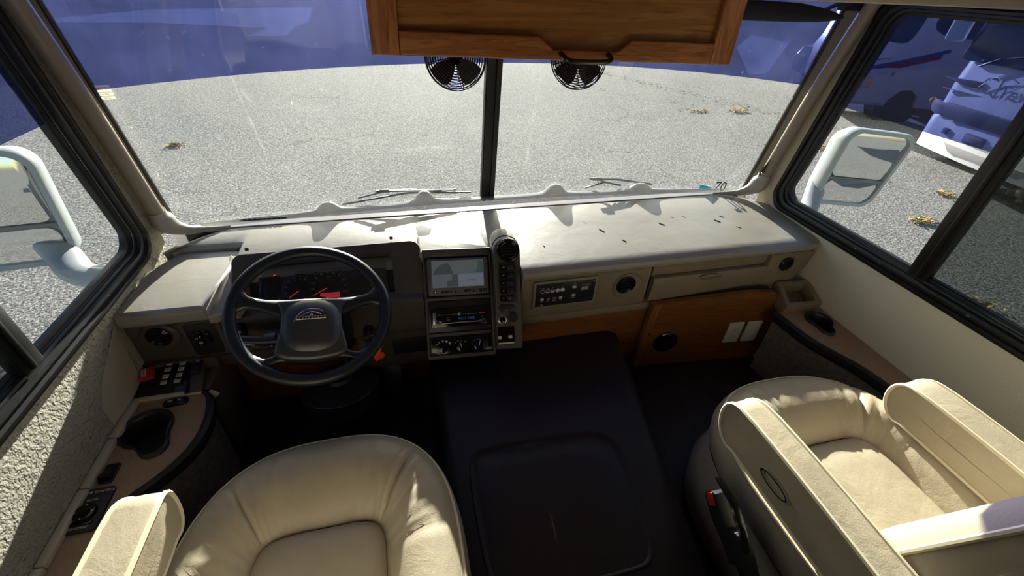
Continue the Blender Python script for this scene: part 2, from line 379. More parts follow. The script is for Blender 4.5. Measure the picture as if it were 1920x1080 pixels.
# ---------------------------------------------------------------- windshield
def wy(x, z): return 1.63-.2*(z-.86)-.085*(x/1.1)**2
root = thing('window_3', 'wide two piece windshield with black centre post', None, (0, 1.63, .86)); struct(root)
def pane(name, x0, x1, z0, z1f, off, m, lab=None, nx=14):
    b = BM(); rings = []
    for j in range(2):
        for o_ in ((off,) if j == 0 else (off+.004,)):
            pass
    vs_ = []
    for o_ in (off, off+.002):
        g = []
        for i in range(nx+1):
            x = x0+(x1-x0)*i/nx; z1 = 1.93; za = z0(x) if callable(z0) else z0
            g.append([b.verts.new((x, wy(x, z)+o_, z)) for z in (za, za+(z1-za)*.5, z1)])
        vs_.append(g)
    for g in vs_:
        for i in range(nx):
            for k in range(2): b.faces.new((g[i][k], g[i+1][k], g[i+1][k+1], g[i][k+1]))
    o = obj(name, b, m, root); 
    if lab: tag(o, lab)
    return o
pane('left_pane', -1.14, -.03, .835, 0, .0, GLW); pane('right_pane', -.03, 1.14, .835, 0, .0, GLW)
tint_z = lambda x: 1.362-.055*(x/1.1)**2
pane('tint_film', -1.135, -.05, tint_z, 0, -.004, FILM, 'translucent blue sun film across the top of the left pane'); pane('tint_film', -.01, 1.135, tint_z, 0, -.004, FILM, 'translucent blue sun film across the top of the right pane')
b = BM()
for u0, u1, h0, h1 in ((-.062, -.008, -.012, .02), (-.058, -.045, -.022, -.010), (-.027, -.014, -.022, -.010)):
    rings = []
    for z in (.84, 1.93):
        rings.append([V((u0, wy(0, z)+h0, z)), V((u1, wy(0, z)+h0, z)), V((u1, wy(0, z)+h1, z)), V((u0, wy(0, z)+h1, z))])
    loft(b, rings, True, True, True)
tag(obj('centre_post', b, RUB, root), 'black ribbed rubber post between the two panes')
# scrapes and bird-dropping streaks dried on the glass
def streak(pts, w, m=PAPER, lab='pale dried streak running down the glass', name='dirt_streak'):
    b = BM(); P = [V((x, wy(x, z)-.006, z)) for x, z in pts]; n = len(P)
    A = []; 
    for i, p in enumerate(P):
        ww = w*(.4+.9*abs(noise.noise(p*60)))*(.5 if i in (0, n-1) else 1); A.append([p+V((-ww, 0, 0)), p+V((ww, 0, 0))])
    loft(b, A, False); return tag(obj(name, b, m, root), lab)
STK = glass('dried_streak', (.95, .95, .95), .10, (.9, .9, .88))
streak([(-.806+.0*i+.018*i/14+.002*sin(i*2.1), 1.395-.022*i) for i in range(15)], .0045, STK)
streak([(-.79+.003*i, 1.30-.01*i) for i in range(5)], .009, STK)
streak([(.128-.0012*i, 1.33-.03*i) for i in range(16)], .0022, STK)
streak([(.120-.0012*i, 1.28-.03*i) for i in range(13)], .0016, STK)
streak([(.04-.004*i, 1.27-.010*i) for i in range(6)], .0045, STK)

# ---------------------------------------------------------------- A pillars
def pillar(sx):
    side = 'left' if sx < 0 else 'right'
    pw = thing('pillar_cover', 'taupe windshield pillar cover on the %s beside the grab tube' % side, 'pillar cover', (1.14*sx, 1.54, .86)); 
    b = BM(); rings = []
    for z in (.855, 1.1, 1.4, 1.93):
        y = wy(1.13, z)
        rings.append([V((1.128*sx, y+.012, z)), V((1.128*sx, y-.002, z)), V((1.155*sx, y-.055, z)), V((1.165*sx, y-.085, z)), V((1.21*sx, y-.085, z)), V((1.21*sx, y+.03, z))])
    loft(b, rings, True, True, True); obj('cover', b, PIL, pw, angle=25)
    b = BM(); tube(b, [(1.126*sx, wy(1.126, z)-.004, z) for z in (.86, 1.2, 1.6, 1.92)], .006, 6); obj('seal', b, RUB, pw)
    b = BM(); P = [(1.122*sx, 1.451, .925), (1.122*sx, 1.42, 1.08), (1.122*sx, 1.375, 1.30), (1.122*sx, 1.305, 1.56), (1.122*sx, 1.26, 1.72)]
    tube(b, smoothpts(P, 2), .0225, 14); tp = obj('grab_tube', b, PIL, None); tag(tp, 'round taupe plastic tube down the %s windshield pillar' % side, 'pillar tube')
    # boot
    b = BM()
    C0 = [(1.122*sx, 1.449, .955), (1.122*sx, 1.452, .925), (1.108*sx, 1.468, .888), (1.075*sx, 1.487, .862), (1.035*sx, 1.507, .852), (.99*sx, 1.522, .848), (.965*sx, 1.528, .845)]
    tube(b, smoothpts(C0, 2), [.030]*2+[.034, .038, .038, .036, .032, .028, .024, .021, .018, .016, .013, .012, .010, .008, .008, .006, .006, .005, .004, .004, .003, .003, .003, .003, .003][:len(smoothpts(C0, 2))-2] , 14, flat=.8)
    bt = obj('pillar_boot', b, BOOT); tag(bt, 'grey moulded plastic foot of the %s pillar tube at the dash corner' % side, 'trim cap')
pillar(-1); pillar(1)
b = BM(); tube(b, [(1.094, 1.447, .955), (1.092, 1.437, .985), (1.096, 1.425, 1.03)], [.004, .006, .001], 6); o = obj('tube_split', b, BLKG); tag(o, 'dark split at the foot of the right pillar tube', 'tear')
b = BM(); bmesh.ops.create_icosphere(b, subdivisions=2, radius=.006, matrix=Matrix.Translation((1.090, 1.432, .968))); tag(obj('screw', b, CHR), 'bright screw head at the foot of the right pillar tube', 'screw')

# ================================================================== DASHBOARD
dash = thing('dashboard', 'long taupe vinyl topped dashboard under the windshield with moulded fascia', 'dashboard', (0, 1.3, .6))
def strip(b, xs, prof):   # prof(x) -> list of (y,z)
    return loft(b, [[V((x, y, z)) for y, z in prof(x)] for x in xs], True, True, True)
def lin(a, b_, n): return [a+(b_-a)*i/n for i in range(n+1)]
def pr(x):
    yb = 1.527-(max(0, x-.97)/.20)**2*.15; k = max(0, x-1.12)*.4
    return [(1.125, .79), (1.102, .793), (1.090+k, .800), (1.087+k, .811), (1.093+k, .822), (1.108+k, .829), (1.14, .832), (1.25, .836), (1.38, .840), (yb-.02, .843), (yb-.004, .840), (yb, .83), (yb, .79)]
b = BM(); strip(b, lin(-.02, .97, 10)+lin(1.0, 1.148, 8), pr); obj('dash_pad', b, PAD, dash)
def pl_(x):
    yb = 1.527-(max(0, -.93-x)/.18)**2*.13; yf = 1.22 if x > -.90 else 1.40
    return [(yf, .79), (yf, .832), (yf+.012, .838), (1.42, .841), (yb-.02, .843), (yb-.004, .840), (yb, .83), (yb, .79)]
b = BM(); strip(b, lin(-1.12, -.93, 6)+[-.903, -.897]+lin(-.85, -.021, 6), pl_); o = obj('dash_pad', b, PAD, dash)
# corner pad over the left end
b = BM(); F = Frame((0, 0, .775), (1, 0, 0), (0, 1, 0))
q = [(-1.149, 1.096), (-1.142, 1.088), (-.935, 1.086), (-.928, 1.092), (-.918, 1.20), (-.900, 1.375), (-.906, 1.392), (-.922, 1.401), (-1.06, 1.416), (-1.08, 1.412), (-1.10, 1.395), (-1.149, 1.30)]
prism(b, F, q, 0, .05, .014, 3, False); tag(obj('corner_pad', b, PAD, dash), 'padded vinyl lid over the left end of the dash')
b = BM(); F2 = Frame((-.93, 1.115, .80), (1, 0, 0), (0, 1, .12)); prism(b, F2, [(0, -.03), (.075, -.02), (.085, .03), (.03, .22), (.0, .25)], -.03, .0, .006); tag(obj('filler_pad', b, PAD, dash), 'worn wedge of vinyl between corner lid and gauge hood')
b = BM(); fbox(b, Frame((-.905, 1.087, .782), (1, 0, 0), (0, 0, 1)), 0, .05, -.006, .004, -.02, .003, .002); tag(obj('torn_edge', b, OAKP, dash), 'torn brown edge below the wedge')
b = BM(); box(b, (-1.11, 1.525, .80), (1.14, 1.552, .832)); tag(obj('gap_seal', b, BLKG, dash), 'black gap strip between pad and windshield cowl')
for x, y, a, L_ in ((.293, 1.372, 115, .020), (.219, 1.406, 100, .010), (.262, 1.395, 120, .008), (.590, 1.311, 130, .018), (.712, 1.351, 135, .012), (.661, 1.355, 140, .009), (.336, 1.301, 118, .020), (.090, 1.232, 110, .010), (.389, 1.220, 120, .014), (.886, 1.242, 128, .014), (.83, 1.30, 132, .018), (.87, 1.33, 130, .014), (.91, 1.29, 126, .012), (-.42, 1.43, 60, .012), (-.70, 1.44, 70, .010)):
    F = Frame((x, y, .8365 if y < 1.3 else .8395), (cos(R(a)), sin(R(a)), .0), (-sin(R(a)), cos(R(a)), 0)); b = BM(); L_ *= .7; prism(b, F, [(-L_, 0), (0, -.0013), (L_, 0), (.2*L_, .0011)], -.002, .0006); tag(obj('scuff_mark', b, SCF, dash), 'small dark scuff on the vinyl')
# defroster cowl with four rounded humps
b = BM(); xs = lin(-1.06, 1.10, 240); rows = []
hump = ((-.645, .032, .034), (-.290, .046, .034), (.250, .042, .038), (.632, .032, .042))
for x in xs:
    row = []; yg = wy(x, .86)-.010
    for k in range(11):
        t = k/10; y = 1.547+(yg-1.547)*t
        z = .838+.020*min(1, t*1.6)
        if t < .08: z -= .012
        for hx, hh, hw in hump: z += hh*(.75*math.exp(-((x-hx)/hw)**4*.8)+.25)*math.exp(-((x-hx)/(hw*1.9))**2)*min(1, max(0, t-.15)*2.4)*(1 if t < .95 else .9)
        row.append(V((x, y, z)))
    row.append(V((x, yg+.002, .835))); rows.append(row)
loft(b, rows, False); tag(obj('defroster_cowl', b, COWL, dash, angle=60), 'shiny pale cowl with rounded humps along the glass')
b = BM(); 
for i in range(9): box(b, (-.93+i*.016, 1.553, .853), (-.918+i*.016, 1.560, .8565))
box(b, (-.94, 1.551, .850), (-.785, 1.563, .853), .001); tag(obj('defroster_vent', b, BLK, dash), 'narrow slotted vent at the left end of the cowl')
# ---- passenger fascia with recess openings
FF = Frame((0, 1.10, .80), (1, 0, 0), (0, 0, 1))           # n = -y
b = BM()
def fascia(b, xs, zt, zb, y0=1.104):
    return strip(b, xs, lambda x: [(1.16, zt), (y0+.006, zt), (y0-.001, zt-.008), (y0, zb+.02), (y0+.006, zb+.004), (y0+.02, zb), (1.16, zb)])
fascia(b, [-.02, .452], .793, .618); obj('fascia', b, TAU, dash)
b = BM(); strip(b, [.470, .975], lambda x: [(1.16, .742), (1.112, .742), (1.100, .738), (1.096, .722), (1.10, .66), (1.106, .634), (1.14, .622), (1.16, .622)]); obj('glove_box_door', b, TAU, dash)
b = BM(); fascia(b, [.458, .462, .925, .93], .793, .746, 1.101); obj('upper_panel', b, TAU, dash)
b = BM()
prism(b, FF, [(.945, -.008), (1.135, -.008), (1.145, -.02), (1.135, -.075), (1.105, -.128), (1.09, -.15), (1.00, -.185), (.965, -.20), (.955, -.18)], -.03, .003, .006); obj('fascia_end', b, TAU, dash)
b = BM(); box(b, (.44, 1.12, .60), (1.12, 1.18, .80)); obj('fascia_core', b, BLK, dash)
b = BM(); box(b, (-.02, 1.112, .588), (1.03, 1.15, .622), .008); obj('fascia_lip', b, TAU, dash)
b = BM(); prism(b, FF, sm2([(.655, -.068), (.70, -.060), (.748, -.070), (.742, -.082), (.70, -.092), (.658, -.080)], 2), -.002, .012, .006, 3); tag(obj('handle', b, TAU, dash), 'rounded finger pull of the glove box')
# vents: bowl + louvre barrel
def vent(cu, cv, F, ro, ri, par, mbowl, name='air_vent', su=-.012, sv=.012):
    b = BM(); n = 32
    R1 = [F(cu+ro*cos(2*pi*i/n), cv+ro*sin(2*pi*i/n), .004) for i in range(n)]
    R1b = [F(cu+(ro-.004)*cos(2*pi*i/n), cv+(ro-.004)*sin(2*pi*i/n), .006) for i in range(n)]
    R2 = [F(cu+su*.6+(ri*1.12)*cos(2*pi*i/n), cv+sv*.6+(ri*1.12)*sin(2*pi*i/n), .0045) for i in range(n)]
    loft(b, [[F(cu+(ro+.003)*cos(2*pi*i/n), cv+(ro+.003)*sin(2*pi*i/n), 0) for i in range(n)], R1, R1b, R2]); v_ = obj(name, b, mbowl, par)
    b = BM(); cu += su*.7; cv += sv*.7
    for rr, rt in ((ri*1.05, .004), (ri*.78, .003)): tube(b, [F(cu+rr*cos(2*pi*i/n), cv+rr*sin(2*pi*i/n), .008) for i in range(n)], rt, 6, True)
    lathe(b, F, cu, cv, [(ri*1.02, .006), (ri*.7, -.002 if False else .0055), (.001, .0056)], 24); obj('barrel', b, BLKG, v_)
    b = BM(); 
    for k in (-.5, -.17, .17, .5): fbox(b, F, cu-ri*.66, cu+ri*.66, cv+k*ri-.001, cv+k*ri+.001, .0056, .009)
    obj('louvre', b, BLK, v_); return v_
vent(.368, -.078, FF, .050, .031, dash, TAU, 'air_vent', -.014, .014); vent(1.034, -.068, FF, .042, .025, dash, TAU, 'air_vent', -.014, .018)
# ---- driver fascia
b = BM(); fascia(b, [-1.148, -.905], .785, .625); fascia(b, [-.905, -.34], .76, .625); obj('driver_fascia', b, TAUD, dash)
b = BM(); strip(b, [-.56, -.335], lambda x: [(1.17, .63), (1.108, .63), (1.112, .50), (1.125, .465), (1.17, .465)]); tag(obj('knee_panel', b, TAUD, dash), 'dark lower panel between steering column and centre stack')
b = BM(); strip(b, [-.96, -.75], lambda x: [(1.17, .63), (1.104, .63), (1.118, .575), (1.17, .56)]); obj('knee_panel', b, TAUD, dash)
b = BM(); box(b, (-.455, 1.104, .535), (-.34, 1.116, .60), .004); obj('access_cover', b, BLK, dash)
vent(-1.072, -.070, FF, .046, .027, dash, TAUD, 'air_vent', .0, .008)
b = BM(); prism(b, FF, rrect(-1.014, -.915, -.155, -.026, .004), -.006, .0045); obj('panel_recess', b, TAUD, dash)
b = BM(); prism(b, FF, rrect(-1.006, -.928, -.150, -.034, .010), -.006, .008, .002); sp = obj('switch_plate', b, BLK, dash)
for u, v_, w_, h_, nm in ((-.977, -.082, .024, .050, 'headlamp_switch'), (-.951, -.080, .013, .042, 'dimmer_wheel')):
    b = BM(); fbox(b, FF, u-w_/2, u+w_/2, v_-h_/2, v_+h_/2, .006, .0135, .003); sw = obj(nm, b, BLKG, sp)
    b = BM()
    if w_ > .02:
        F_ = FF; lathe(b, F_, u+.001, v_-.015, [(.005, .0137), (.005, .0142), (.0035, .0142), (.0035, .0137)], 16); text(b, F_, 'o', u-.005, v_+.004, .014, .0136); text(b, F_, 'F', u+.005, v_+.006, .010, .0136)
    else: lathe(b, FF, u, v_+.012, [(.0018, .0137), (.0018, .0143), (.0001, .0143)], 8)
    o = stuff(obj('print', b, WPR, None)); o.parent = sp; o.matrix_parent_inverse = Matrix.Translation(-wloc(sp))
b = BM(); fbox(b, FF, -.888, -.856, -.112, -.052, -.002, .006, .005); fbox(b, FF, -.882, -.862, -.104, -.060, .004, .010, .002); sw = obj('battery_switch', b, BLK, dash)
b = BM(); fbox(b, FF, -.877, -.867, -.080, -.0735, .010, .0106); fbox(b, FF, -.8755, -.8735, -.0735, -.0715, .010, .0106); fbox(b, FF, -.8705, -.8685, -.0735, -.0715, .010, .0106); stuff(obj('print', b, WPR, sw))
# ---- gauge hood
FB = Frame((-.62, 1.25, .885), (1, 0, 0), (0, .145, .16))
N = 6
outer = rrect(-.268, .290, -.205, .010, .030, N)
inner = rrect(-.232, .216, -.180, -.028, .018, N)
inner2 = rrect(-.222, .196, -.172, -.036, .016, N)
b = BM(); loft(b, [[FB(u, v, h) for u, v in P] for P, h in ((rrect(-.262, .284, -.20, .002, .03, N), -.16), (rrect(-.268, .290, -.205, .006, .03, N), -.012), (rrect(-.264, .287, -.202, .003, .03, N), 0), (inner, .0), (inner2, -.012))])
hood = obj('gauge_hood', b, TAUD, dash)
b = BM(); loft(b, [[FB(u, v, h) for u, v in P] for P, h in ((inner2, -.0115), (inner2, -.034))]); obj('shaded_hood_inside', b, CLU, hood)  # inner hood wall split off darker, recess shade put into its colour
b = BM(); fbox(b, FB, -.225, .20, -.175, -.033, -.040, -.032); obj('hood_back', b, BLK, hood)
for u in (-.226, .200):
    b = BM(); box(b, (-.62+u-.005, 1.275, .884), (-.62+u+.006, 1.284, .893), .002); tag(obj('clip', b, BLKG, hood), 'small dark clip on top of the gauge hood')
# cluster
cl = thing('instrument_cluster', 'dark gauge cluster with red needles and red display behind the steering wheel', 'gauge cluster', (-.62, 1.28, .78))
FK = Frame(tuple(FB(.0084, -.0375, -.024)), (1, 0, 0), (0, .145, .16))
b = BM(); prism(b, FK, rrect(-.195, .165, -.135, -.006, .02), -.004, .0, .003); obj('face', b, CLU, cl)
b = BM(); fbox(b, FK, -.210, -.150, -.13, -.005, -.002, .003, .002); tag(obj('warning_panel', b, BLKG, cl), 'dark warning light strip left of the gauges')
b = BM(); lathe(b, FK, -.163, -.023, [(.0065, .003), (.005, .006), (.0005, .007)], 14); tag(obj('warning_lamp', b, REDL, cl), 'glowing red warning lamp')
def gauge(cu, cv, r, a0, a1, nmaj, nmin, labels, lr, size, na, nl, name):
    b = BM(); lathe(b, FK, cu, cv, [(r, 0), (r, .004), (r-.002, .005), (r-.003, .002), (.001, .002)], 40); g = obj(name, b, DIAL, cl)
    b = BM()
    for k in range(nmaj*nmin+1):
        a = a0+(a1-a0)*k/(nmaj*nmin); L_ = .006 if k % nmin == 0 else .003; w_ = .0005 if k % nmin == 0 else .0003
        F_ = Frame(FK(cu+cos(a)*(r-.004), cv+sin(a)*(r-.004), .0025), FK.u*cos(a)+FK.v*sin(a), -FK.u*sin(a)+FK.v*cos(a)); fbox(b, F_, -L_, 0, -w_, w_, 0, .0003)
    for s, k in labels:
        a = a0+(a1-a0)*k/nmaj; text(b, FK, s, cu+cos(a)*lr, cv+sin(a)*lr, size, .0026)
    stuff(obj('dial_print', b, WPR, g))
    b = BM(); F_ = Frame(FK(cu, cv, .006), FK.u*cos(na)+FK.v*sin(na), -FK.u*sin(na)+FK.v*cos(na)); prism(b, F_, [(-.006, -.0012), (nl, -.0005), (nl, .0005), (-.006, .0012)], 0, .0008); obj('needle', b, NEED, g)
    b = BM(); lathe(b, FK, cu, cv, [(.008, .003), (.007, .008), (.0005, .009)], 20); obj('needle_hub', b, BLKG, g); return g
g1 = gauge(-.092, -.080, .050, R(215), R(65), 6, 5, [(str(i), i) for i in range(7)], .035, .0085, R(212), .042, 'tachometer')
g2 = gauge(-.010, -.080, .062, R(205), R(-22), 10, 5, [(str(10*i), i) for i in range(1, 11)], .047, .0085, R(205), .054, 'speedometer')
b = BM(); text(b, FK, 'RPM x 1000', -.085, -.118, .0062, .006); text(b, FK, 'MPH', -.008, -.048, .0062, .003); text(b, FK, '0', -.115, -.118, .007, .006); stuff(obj('lettering', b, WPR, cl))
b = BM(); fbox(b, FK, -.038, .019, -.124, -.098, .001, .0045, .001); tag(obj('display', b, LCD, cl), 'red lit display window under the speedometer')
b = BM(); lathe(b, FK, .085, -.082, [(.052, 0), (.052, .0035), (.050, .002), (.001, .0015)], 36); ga = obj('fuel_gauge', b, DIAL, cl)
b = BM()
for a in lin(R(115), R(-20), 14):
    F_ = Frame(FK(.085+cos(a)*.047, -.082+sin(a)*.047, .003), FK.u*cos(a)+FK.v*sin(a), -FK.u*sin(a)+FK.v*cos(a)); fbox(b, F_, -.003, 0, -.0004, .0004, 0, .0003)
text(b, FK, 'F', .070, -.045, .006, .003); text(b, FK, 'E', .112, -.062, .006, .003); text(b, FK, 'H', .105, -.105, .006, .003); stuff(obj('dial_print', b, WPR, ga))
b = BM()
for u, v_, a in ((.088, -.047, R(35)), (.099, -.058, R(80)), (.112, -.070, R(-25)), (.118, -.090, R(0))):
    F_ = Frame(FK(u, v_, .004), FK.u*cos(a)+FK.v*sin(a), -FK.u*sin(a)+FK.v*cos(a)); fbox(b, F_, -.005, .005, -.0006, .0006, 0, .0006)
obj('needle', b, NEED, ga)
b = BM(); fbox(b, FK, -.196, .17, -.135, -.004, .014, .0145); obj('cover_lens', b, glass('gauge_lens', (.88, .89, .92), .01), cl, False)

# ---- centre stack
FS = Frame((-.312, 1.21, .87), (.204, -.006, -.008), (.026, .194, .276))
st = thing('centre_stack', 'grey taupe centre stack housing between gauges and switch pod', 'centre stack', (-.22, 1.15, .55))
b = BM(); o_ = rrect(-.016, .207, -.352, .004, .014, N)
i1 = rrect(-.007, .198, -.152, -.020, .010, N)
def hold(b, F, u0, u1, v0, v1, cells, h0, h1):   # plate with rounded rect openings built as bars
    pass
S_ = FS
bars = [(-.016, -.007, -.352, .004), (.198, .207, -.352, .004), (-.016, .207, -.022, .004), (-.016, .207, -.163, -.150), (-.016, .207, -.279, -.267), (-.016, .207, -.352, -.338)]
for u0, u1, v0, v1 in bars: fbox(b, FS, u0, u1, v0, v1, -.03, .004, .004)
fbox(b, FS, -.013, .204, -.349, .001, -.12, -.010)
obj('bezel_frame', b, TAUD, st)
b = BM(); prism(b, Frame((-.22, 1.21, .87), (1, 0, 0), (0, 1, 0)), rrect(-.118, .108, .0, .12, .01), -.06, -.008, .01, 3); obj('top_cover', b, PAD, st)
# monitor
mo = thing('backup_monitor', 'small grey camera monitor with four way split picture in the centre stack', 'monitor', tuple(FS(.09, -.15, 0)))
b = BM(); prism(b, FS, rrect(-.003, .193, -.147, -.028, .008), -.008, .014, .004, 3); prism(b, FS, rrect(.003, .187, -.141, -.031, .006), .012, .0165, .002); obj('bezel', b, mat('monitor_grey', (.13, .13, .14), .45), mo)
def emi(name, c, e=.25): return mat(name, c, .25, emit=(c, e*.3))
b = BM(); fbox(b, FS, .011, .177, -.121, -.035, .015, .0168); scn = obj('screen', b, emi('screen_grey', (.17, .21, .235), .55), mo)
def sub(name, F, pts, h, m, par, lab=None):
    b = BM(); prism(b, F, pts, h, h+.0004); o = obj(name, b, m, par, False)
    if lab: tag(o, lab)
    return o
sub('picture', FS, [(.094, -.079), (.175, -.079), (.175, -.119), (.094, -.119)], .0168, emi('scr_light', (.24, .29, .36), .6), scn, 'blank blue grey quarter of the picture')
sub('picture', FS, [(.013, -.079), (.022, -.063), (.034, -.052), (.045, -.044), (.062, -.043), (.070, -.052), (.080, -.078)], .0168, emi('scr_dark', (.10, .12, .13), .5), scn, 'dark hill shape in the upper left quarter')
sub('picture', FS, [(.074, -.080), (.092, -.080), (.092, -.118), (.058, -.118), (.058, -.100), (.074, -.098)], .0168, emi('scr_dark2', (.09, .13, .14), .5), scn)
sub('picture', FS, [(.094, -.038), (.160, -.038), (.158, -.055), (.094, -.060)], .0168, emi('scr_sky', (.2, .22, .22), .5), scn); sub('picture', FS, [(.160, -.038), (.175, -.038), (.175, -.077), (.150, -.077), (.158, -.062)], .0168, emi('scr_t', (.10, .15, .15), .5), scn)
b = BM(); text(b, FS, 'NO SIGNAL', .135, -.100, .0065, .0174); text(b, FS, 'CH4', .155, -.113, .005, .0174); text(b, FS, 'CH1', .027, -.068, .005, .0174); text(b, FS, 'CH3', .150, -.070, .005, .0174); stuff(obj('caption', b, PRINT, scn))
for k, u in enumerate((.012, .036, .050, .110)): b = BM(); prism(b, FS, rrect(u, u+.011, -.139, -.131, .002), .0165, .018); obj('button', b, BLK, mo)
for u, d in ((.068, -1), (.082, 1), (.128, -1), (.142, 1)): b = BM(); prism(b, FS, [(u-.006, -.135-.004*d), (u+.006, -.135-.004*d), (u, -.135+.005*d)], .0165, .018); obj('button', b, BLK, mo)
for u in (.160, .172, .180): b = BM(); prism(b, FS, rrect(u, u+.005 if u > .17 else u+.009, -.141, -.129, .001), .0165, .0175); obj('button', b, BLK, mo)
b = BM(); lathe(b, FS, .019, -.135, [(.002, .018), (.002, .019), (.0002, .019)], 10); tag(obj('power_light', b, REDL, mo), 'red power light')
# radio
ra = thing('car_radio', 'black car stereo with silver trim lines in the centre stack', 'car stereo', tuple(FS(.09, -.26, 0)))
b = BM(); fbox(b, FS, -.008, .197, -.266, -.164, -.012, -.002, .002); obj('mounting_plate', b, BLK, ra)
b = BM(); prism(b, FS, rrect(.001, .183, -.250, -.188, .005), -.004, .006, .002); fp = obj('faceplate', b, BLKG, ra)
b = BM(); fbox(b, FS, .006, .017, -.240, -.199, .006, .011, .002); tag(obj('side_button', b, STL, fp), 'bright silver side button')
b = BM(); 
for pts in ([(.033, -.237), (.10, -.2355), (.15, -.2365), (.174, -.229)],): tube(b, [FS(u, v_, .0068) for u, v_ in smoothpts2] if False else [FS(u, v_, .0068) for u, v_ in pts], .0022, 6)
tube(b, [FS(.020, -.209, .0068), FS(.10, -.2085, .0068), FS(.150, -.211, .0068)], .0009, 5); fbox(b, FS, .087, .095, -.213, -.203, .006, .009, .001); obj('silver_line', b, STL, fp)
b = BM(); fbox(b, FS, .157, .176, -.211, -.207, .006, .0075); tag(obj('red_mark', b, RED, fp), 'red printed mark at the right of the stereo')
b = BM(); lathe(b, FS, .036, -.224, [(.013, .006), (.012, .013), (.009, .014), (.0005, .014)], 24); obj('volume_knob', b, BLKG, fp)
b = BM(); text(b, FS, 'NOT PAIR', .115, -.224, .012, .0062); obj('display_text', b, mat('dim_blue', (.03, .06, .14), .4, emit=((.1, .2, .5), .12)), fp)
b = BM()
for u, v_, s in ((.026, -.205, 'SRC'), (.056, -.218, 'MENU'), (.056, -.226, 'BAND'), (.128, -.2105, 'BLUETOOTH'), (.165, -.222, 'USB')): text(b, FS, s, u, v_, .0035, .0064)
for u, v_ in ((-.003, -.257), (.190, -.170), (.190, -.255)): lathe(b, FS, u, v_, [(.0012, -.002), (.0012, -.001), (.0001, -.001)], 6)
stuff(obj('print', b, WPR, fp))
# climate
hc = thing('climate_control', 'black heater control with three dials at the foot of the centre stack', 'heater control', tuple(FS(.09, -.335, 0)))
b = BM(); prism(b, FS, rrect(-.004, .192, -.338, -.279, .003), -.010, .000, .001); fbox(b, FS, .0, .188, -.2815, -.280, 0, .0015); fbox(b, FS, .0, .188, -.3375, -.336, 0, .0015); obj('panel', b, BLKG, hc)
for cu_, ang in ((.032, R(200)), (.094, R(112)), (.150, R(75))):
    b = BM(); lathe(b, FS, cu_, -.316, [(.017, 0), (.016, .010), (.012, .011), (.0005, .011)], 28); kn = obj('knob', b, BLKG, hc)
    b = BM(); F_ = Frame(FS(cu_, -.316, .0112), FS.u*cos(ang)+FS.v*sin(ang), -FS.u*sin(ang)+FS.v*cos(ang)); fbox(b, F_, .0, .017, -.001, .001, 0, .0012); obj('pointer', b, WHT, kn)
b = BM()
for u, v_, r_ in ((.022, -.297, .0022), (.034, -.294, .003), (.046, -.296, .0036), (.056, -.302, .0042)): lathe(b, FS, u, v_, [(r_, 0), (r_, .0006), (.0002, .0006)], 10)
fbox(b, FS, .012, .019, -.3045, -.3025, 0, .0006)
for u, v_, s in ((.073, -.302, 'v'), (.083, -.297, 'w'), (.095, -.296, 'x'), (.107, -.300, 'w')): text(b, FS, s, u, v_, .009, .0006)
for k in range(3): F_ = Frame(FS(.017, -.332, .0006), FS.u*cos(k*pi/3)+FS.v*sin(k*pi/3), -FS.u*sin(k*pi/3)+FS.v*cos(k*pi/3)); fbox(b, F_, -.004, .004, -.0005, .0005, 0, .0005)
fbox(b, FS, .024, .034, -.331, -.3295, 0, .0006); stuff(obj('print', b, WPR, hc))
b = BM(); tube(b, [FS(.150+.022*cos(a), -.318+.022*sin(a), .0006) for a in lin(R(165), R(60), 14)], .0011, 5); obj('cold_arc', b, BLU, hc)
b = BM(); tube(b, [FS(.150+.022*cos(a), -.318+.022*sin(a), .0006) for a in lin(R(55), R(-20), 10)], .0009, 5); obj('hot_arc', b, mat('dark_red', (.12, .02, .02), .5), hc)

# ---- switch pod
FT = Frame((-.1, 1.184, .904), (.204, -.006, -.008), (.026, .194, .276))
pod = thing('switch_pod', 'tall taupe switch pod with domed top standing right of the monitor', 'switch pod', (-.05, 1.15, .55))
arc = [(.041+.044*cos(a), -.040+.044*sin(a)) for a in lin(0, pi, 14)]
b = BM(); prism(b, FT, [(-.008, -.352)]+[(.077, -.355)]+arc, -.075, .004, .005, 3); obj('pod_body', b, TAUD, pod)
b = BM(); P1 = [FT(.041+.0445*cos(a), -.040+.0445*sin(a), 0) for a in lin(-.1, pi+.1, 16)]
rings = [[p+V((0, h, h*.02)) for p in P1] for h in (.002, .03, .06)]
for k_, h in ((.93, .075), (.80, .088), (.55, .098), (.2, .102)): c0 = FT(.041, -.045, 0); rings.append([c0+(p-c0)*k_+V((0, h, 0)) for p in P1])
loft(b, rings, False) 
rr_ = [[FT(.041+.0446*cos(a), -.040+.0446*sin(a), h) for a in lin(-.1, pi+.1, 16)] for h in (-.012, -.02)]; obj('dome_cover', b, BOOT, pod)
b = BM(); tube(b, [FT(.041+.0450*cos(a), -.040+.0450*sin(a), 0)+V((0, .018, 0)) for a in lin(-.1, pi+.1, 18)], .0016, 6); obj('dome_seam', b, BLKG, pod)
b = BM(); n_ = 32; cu_, cv_ = .045, -.034
for rr, rt, hh in ((.034, .004, .005), (.027, .003, .008)): tube(b, [FT(cu_+rr*cos(2*pi*i/n_), cv_+rr*sin(2*pi*i/n_), hh) for i in range(n_)], rt, 8, True)
lathe(b, FT, cu_, cv_, [(.034, .004), (.024, .0045), (.022, -.01), (.001, -.01)], 28) if False else lathe(b, FT, cu_, cv_, [(.033, .0045), (.001, .005)], 28); av = obj('air_vent', b, BLKG, pod)
b = BM(); 
for k in (-.5, -.17, .17, .5): fbox(b, FT, cu_-.022, cu_+.022, cv_+k*.028-.001, cv_+k*.028+.001, .005, .009)
obj('louvre', b, BLK, av)
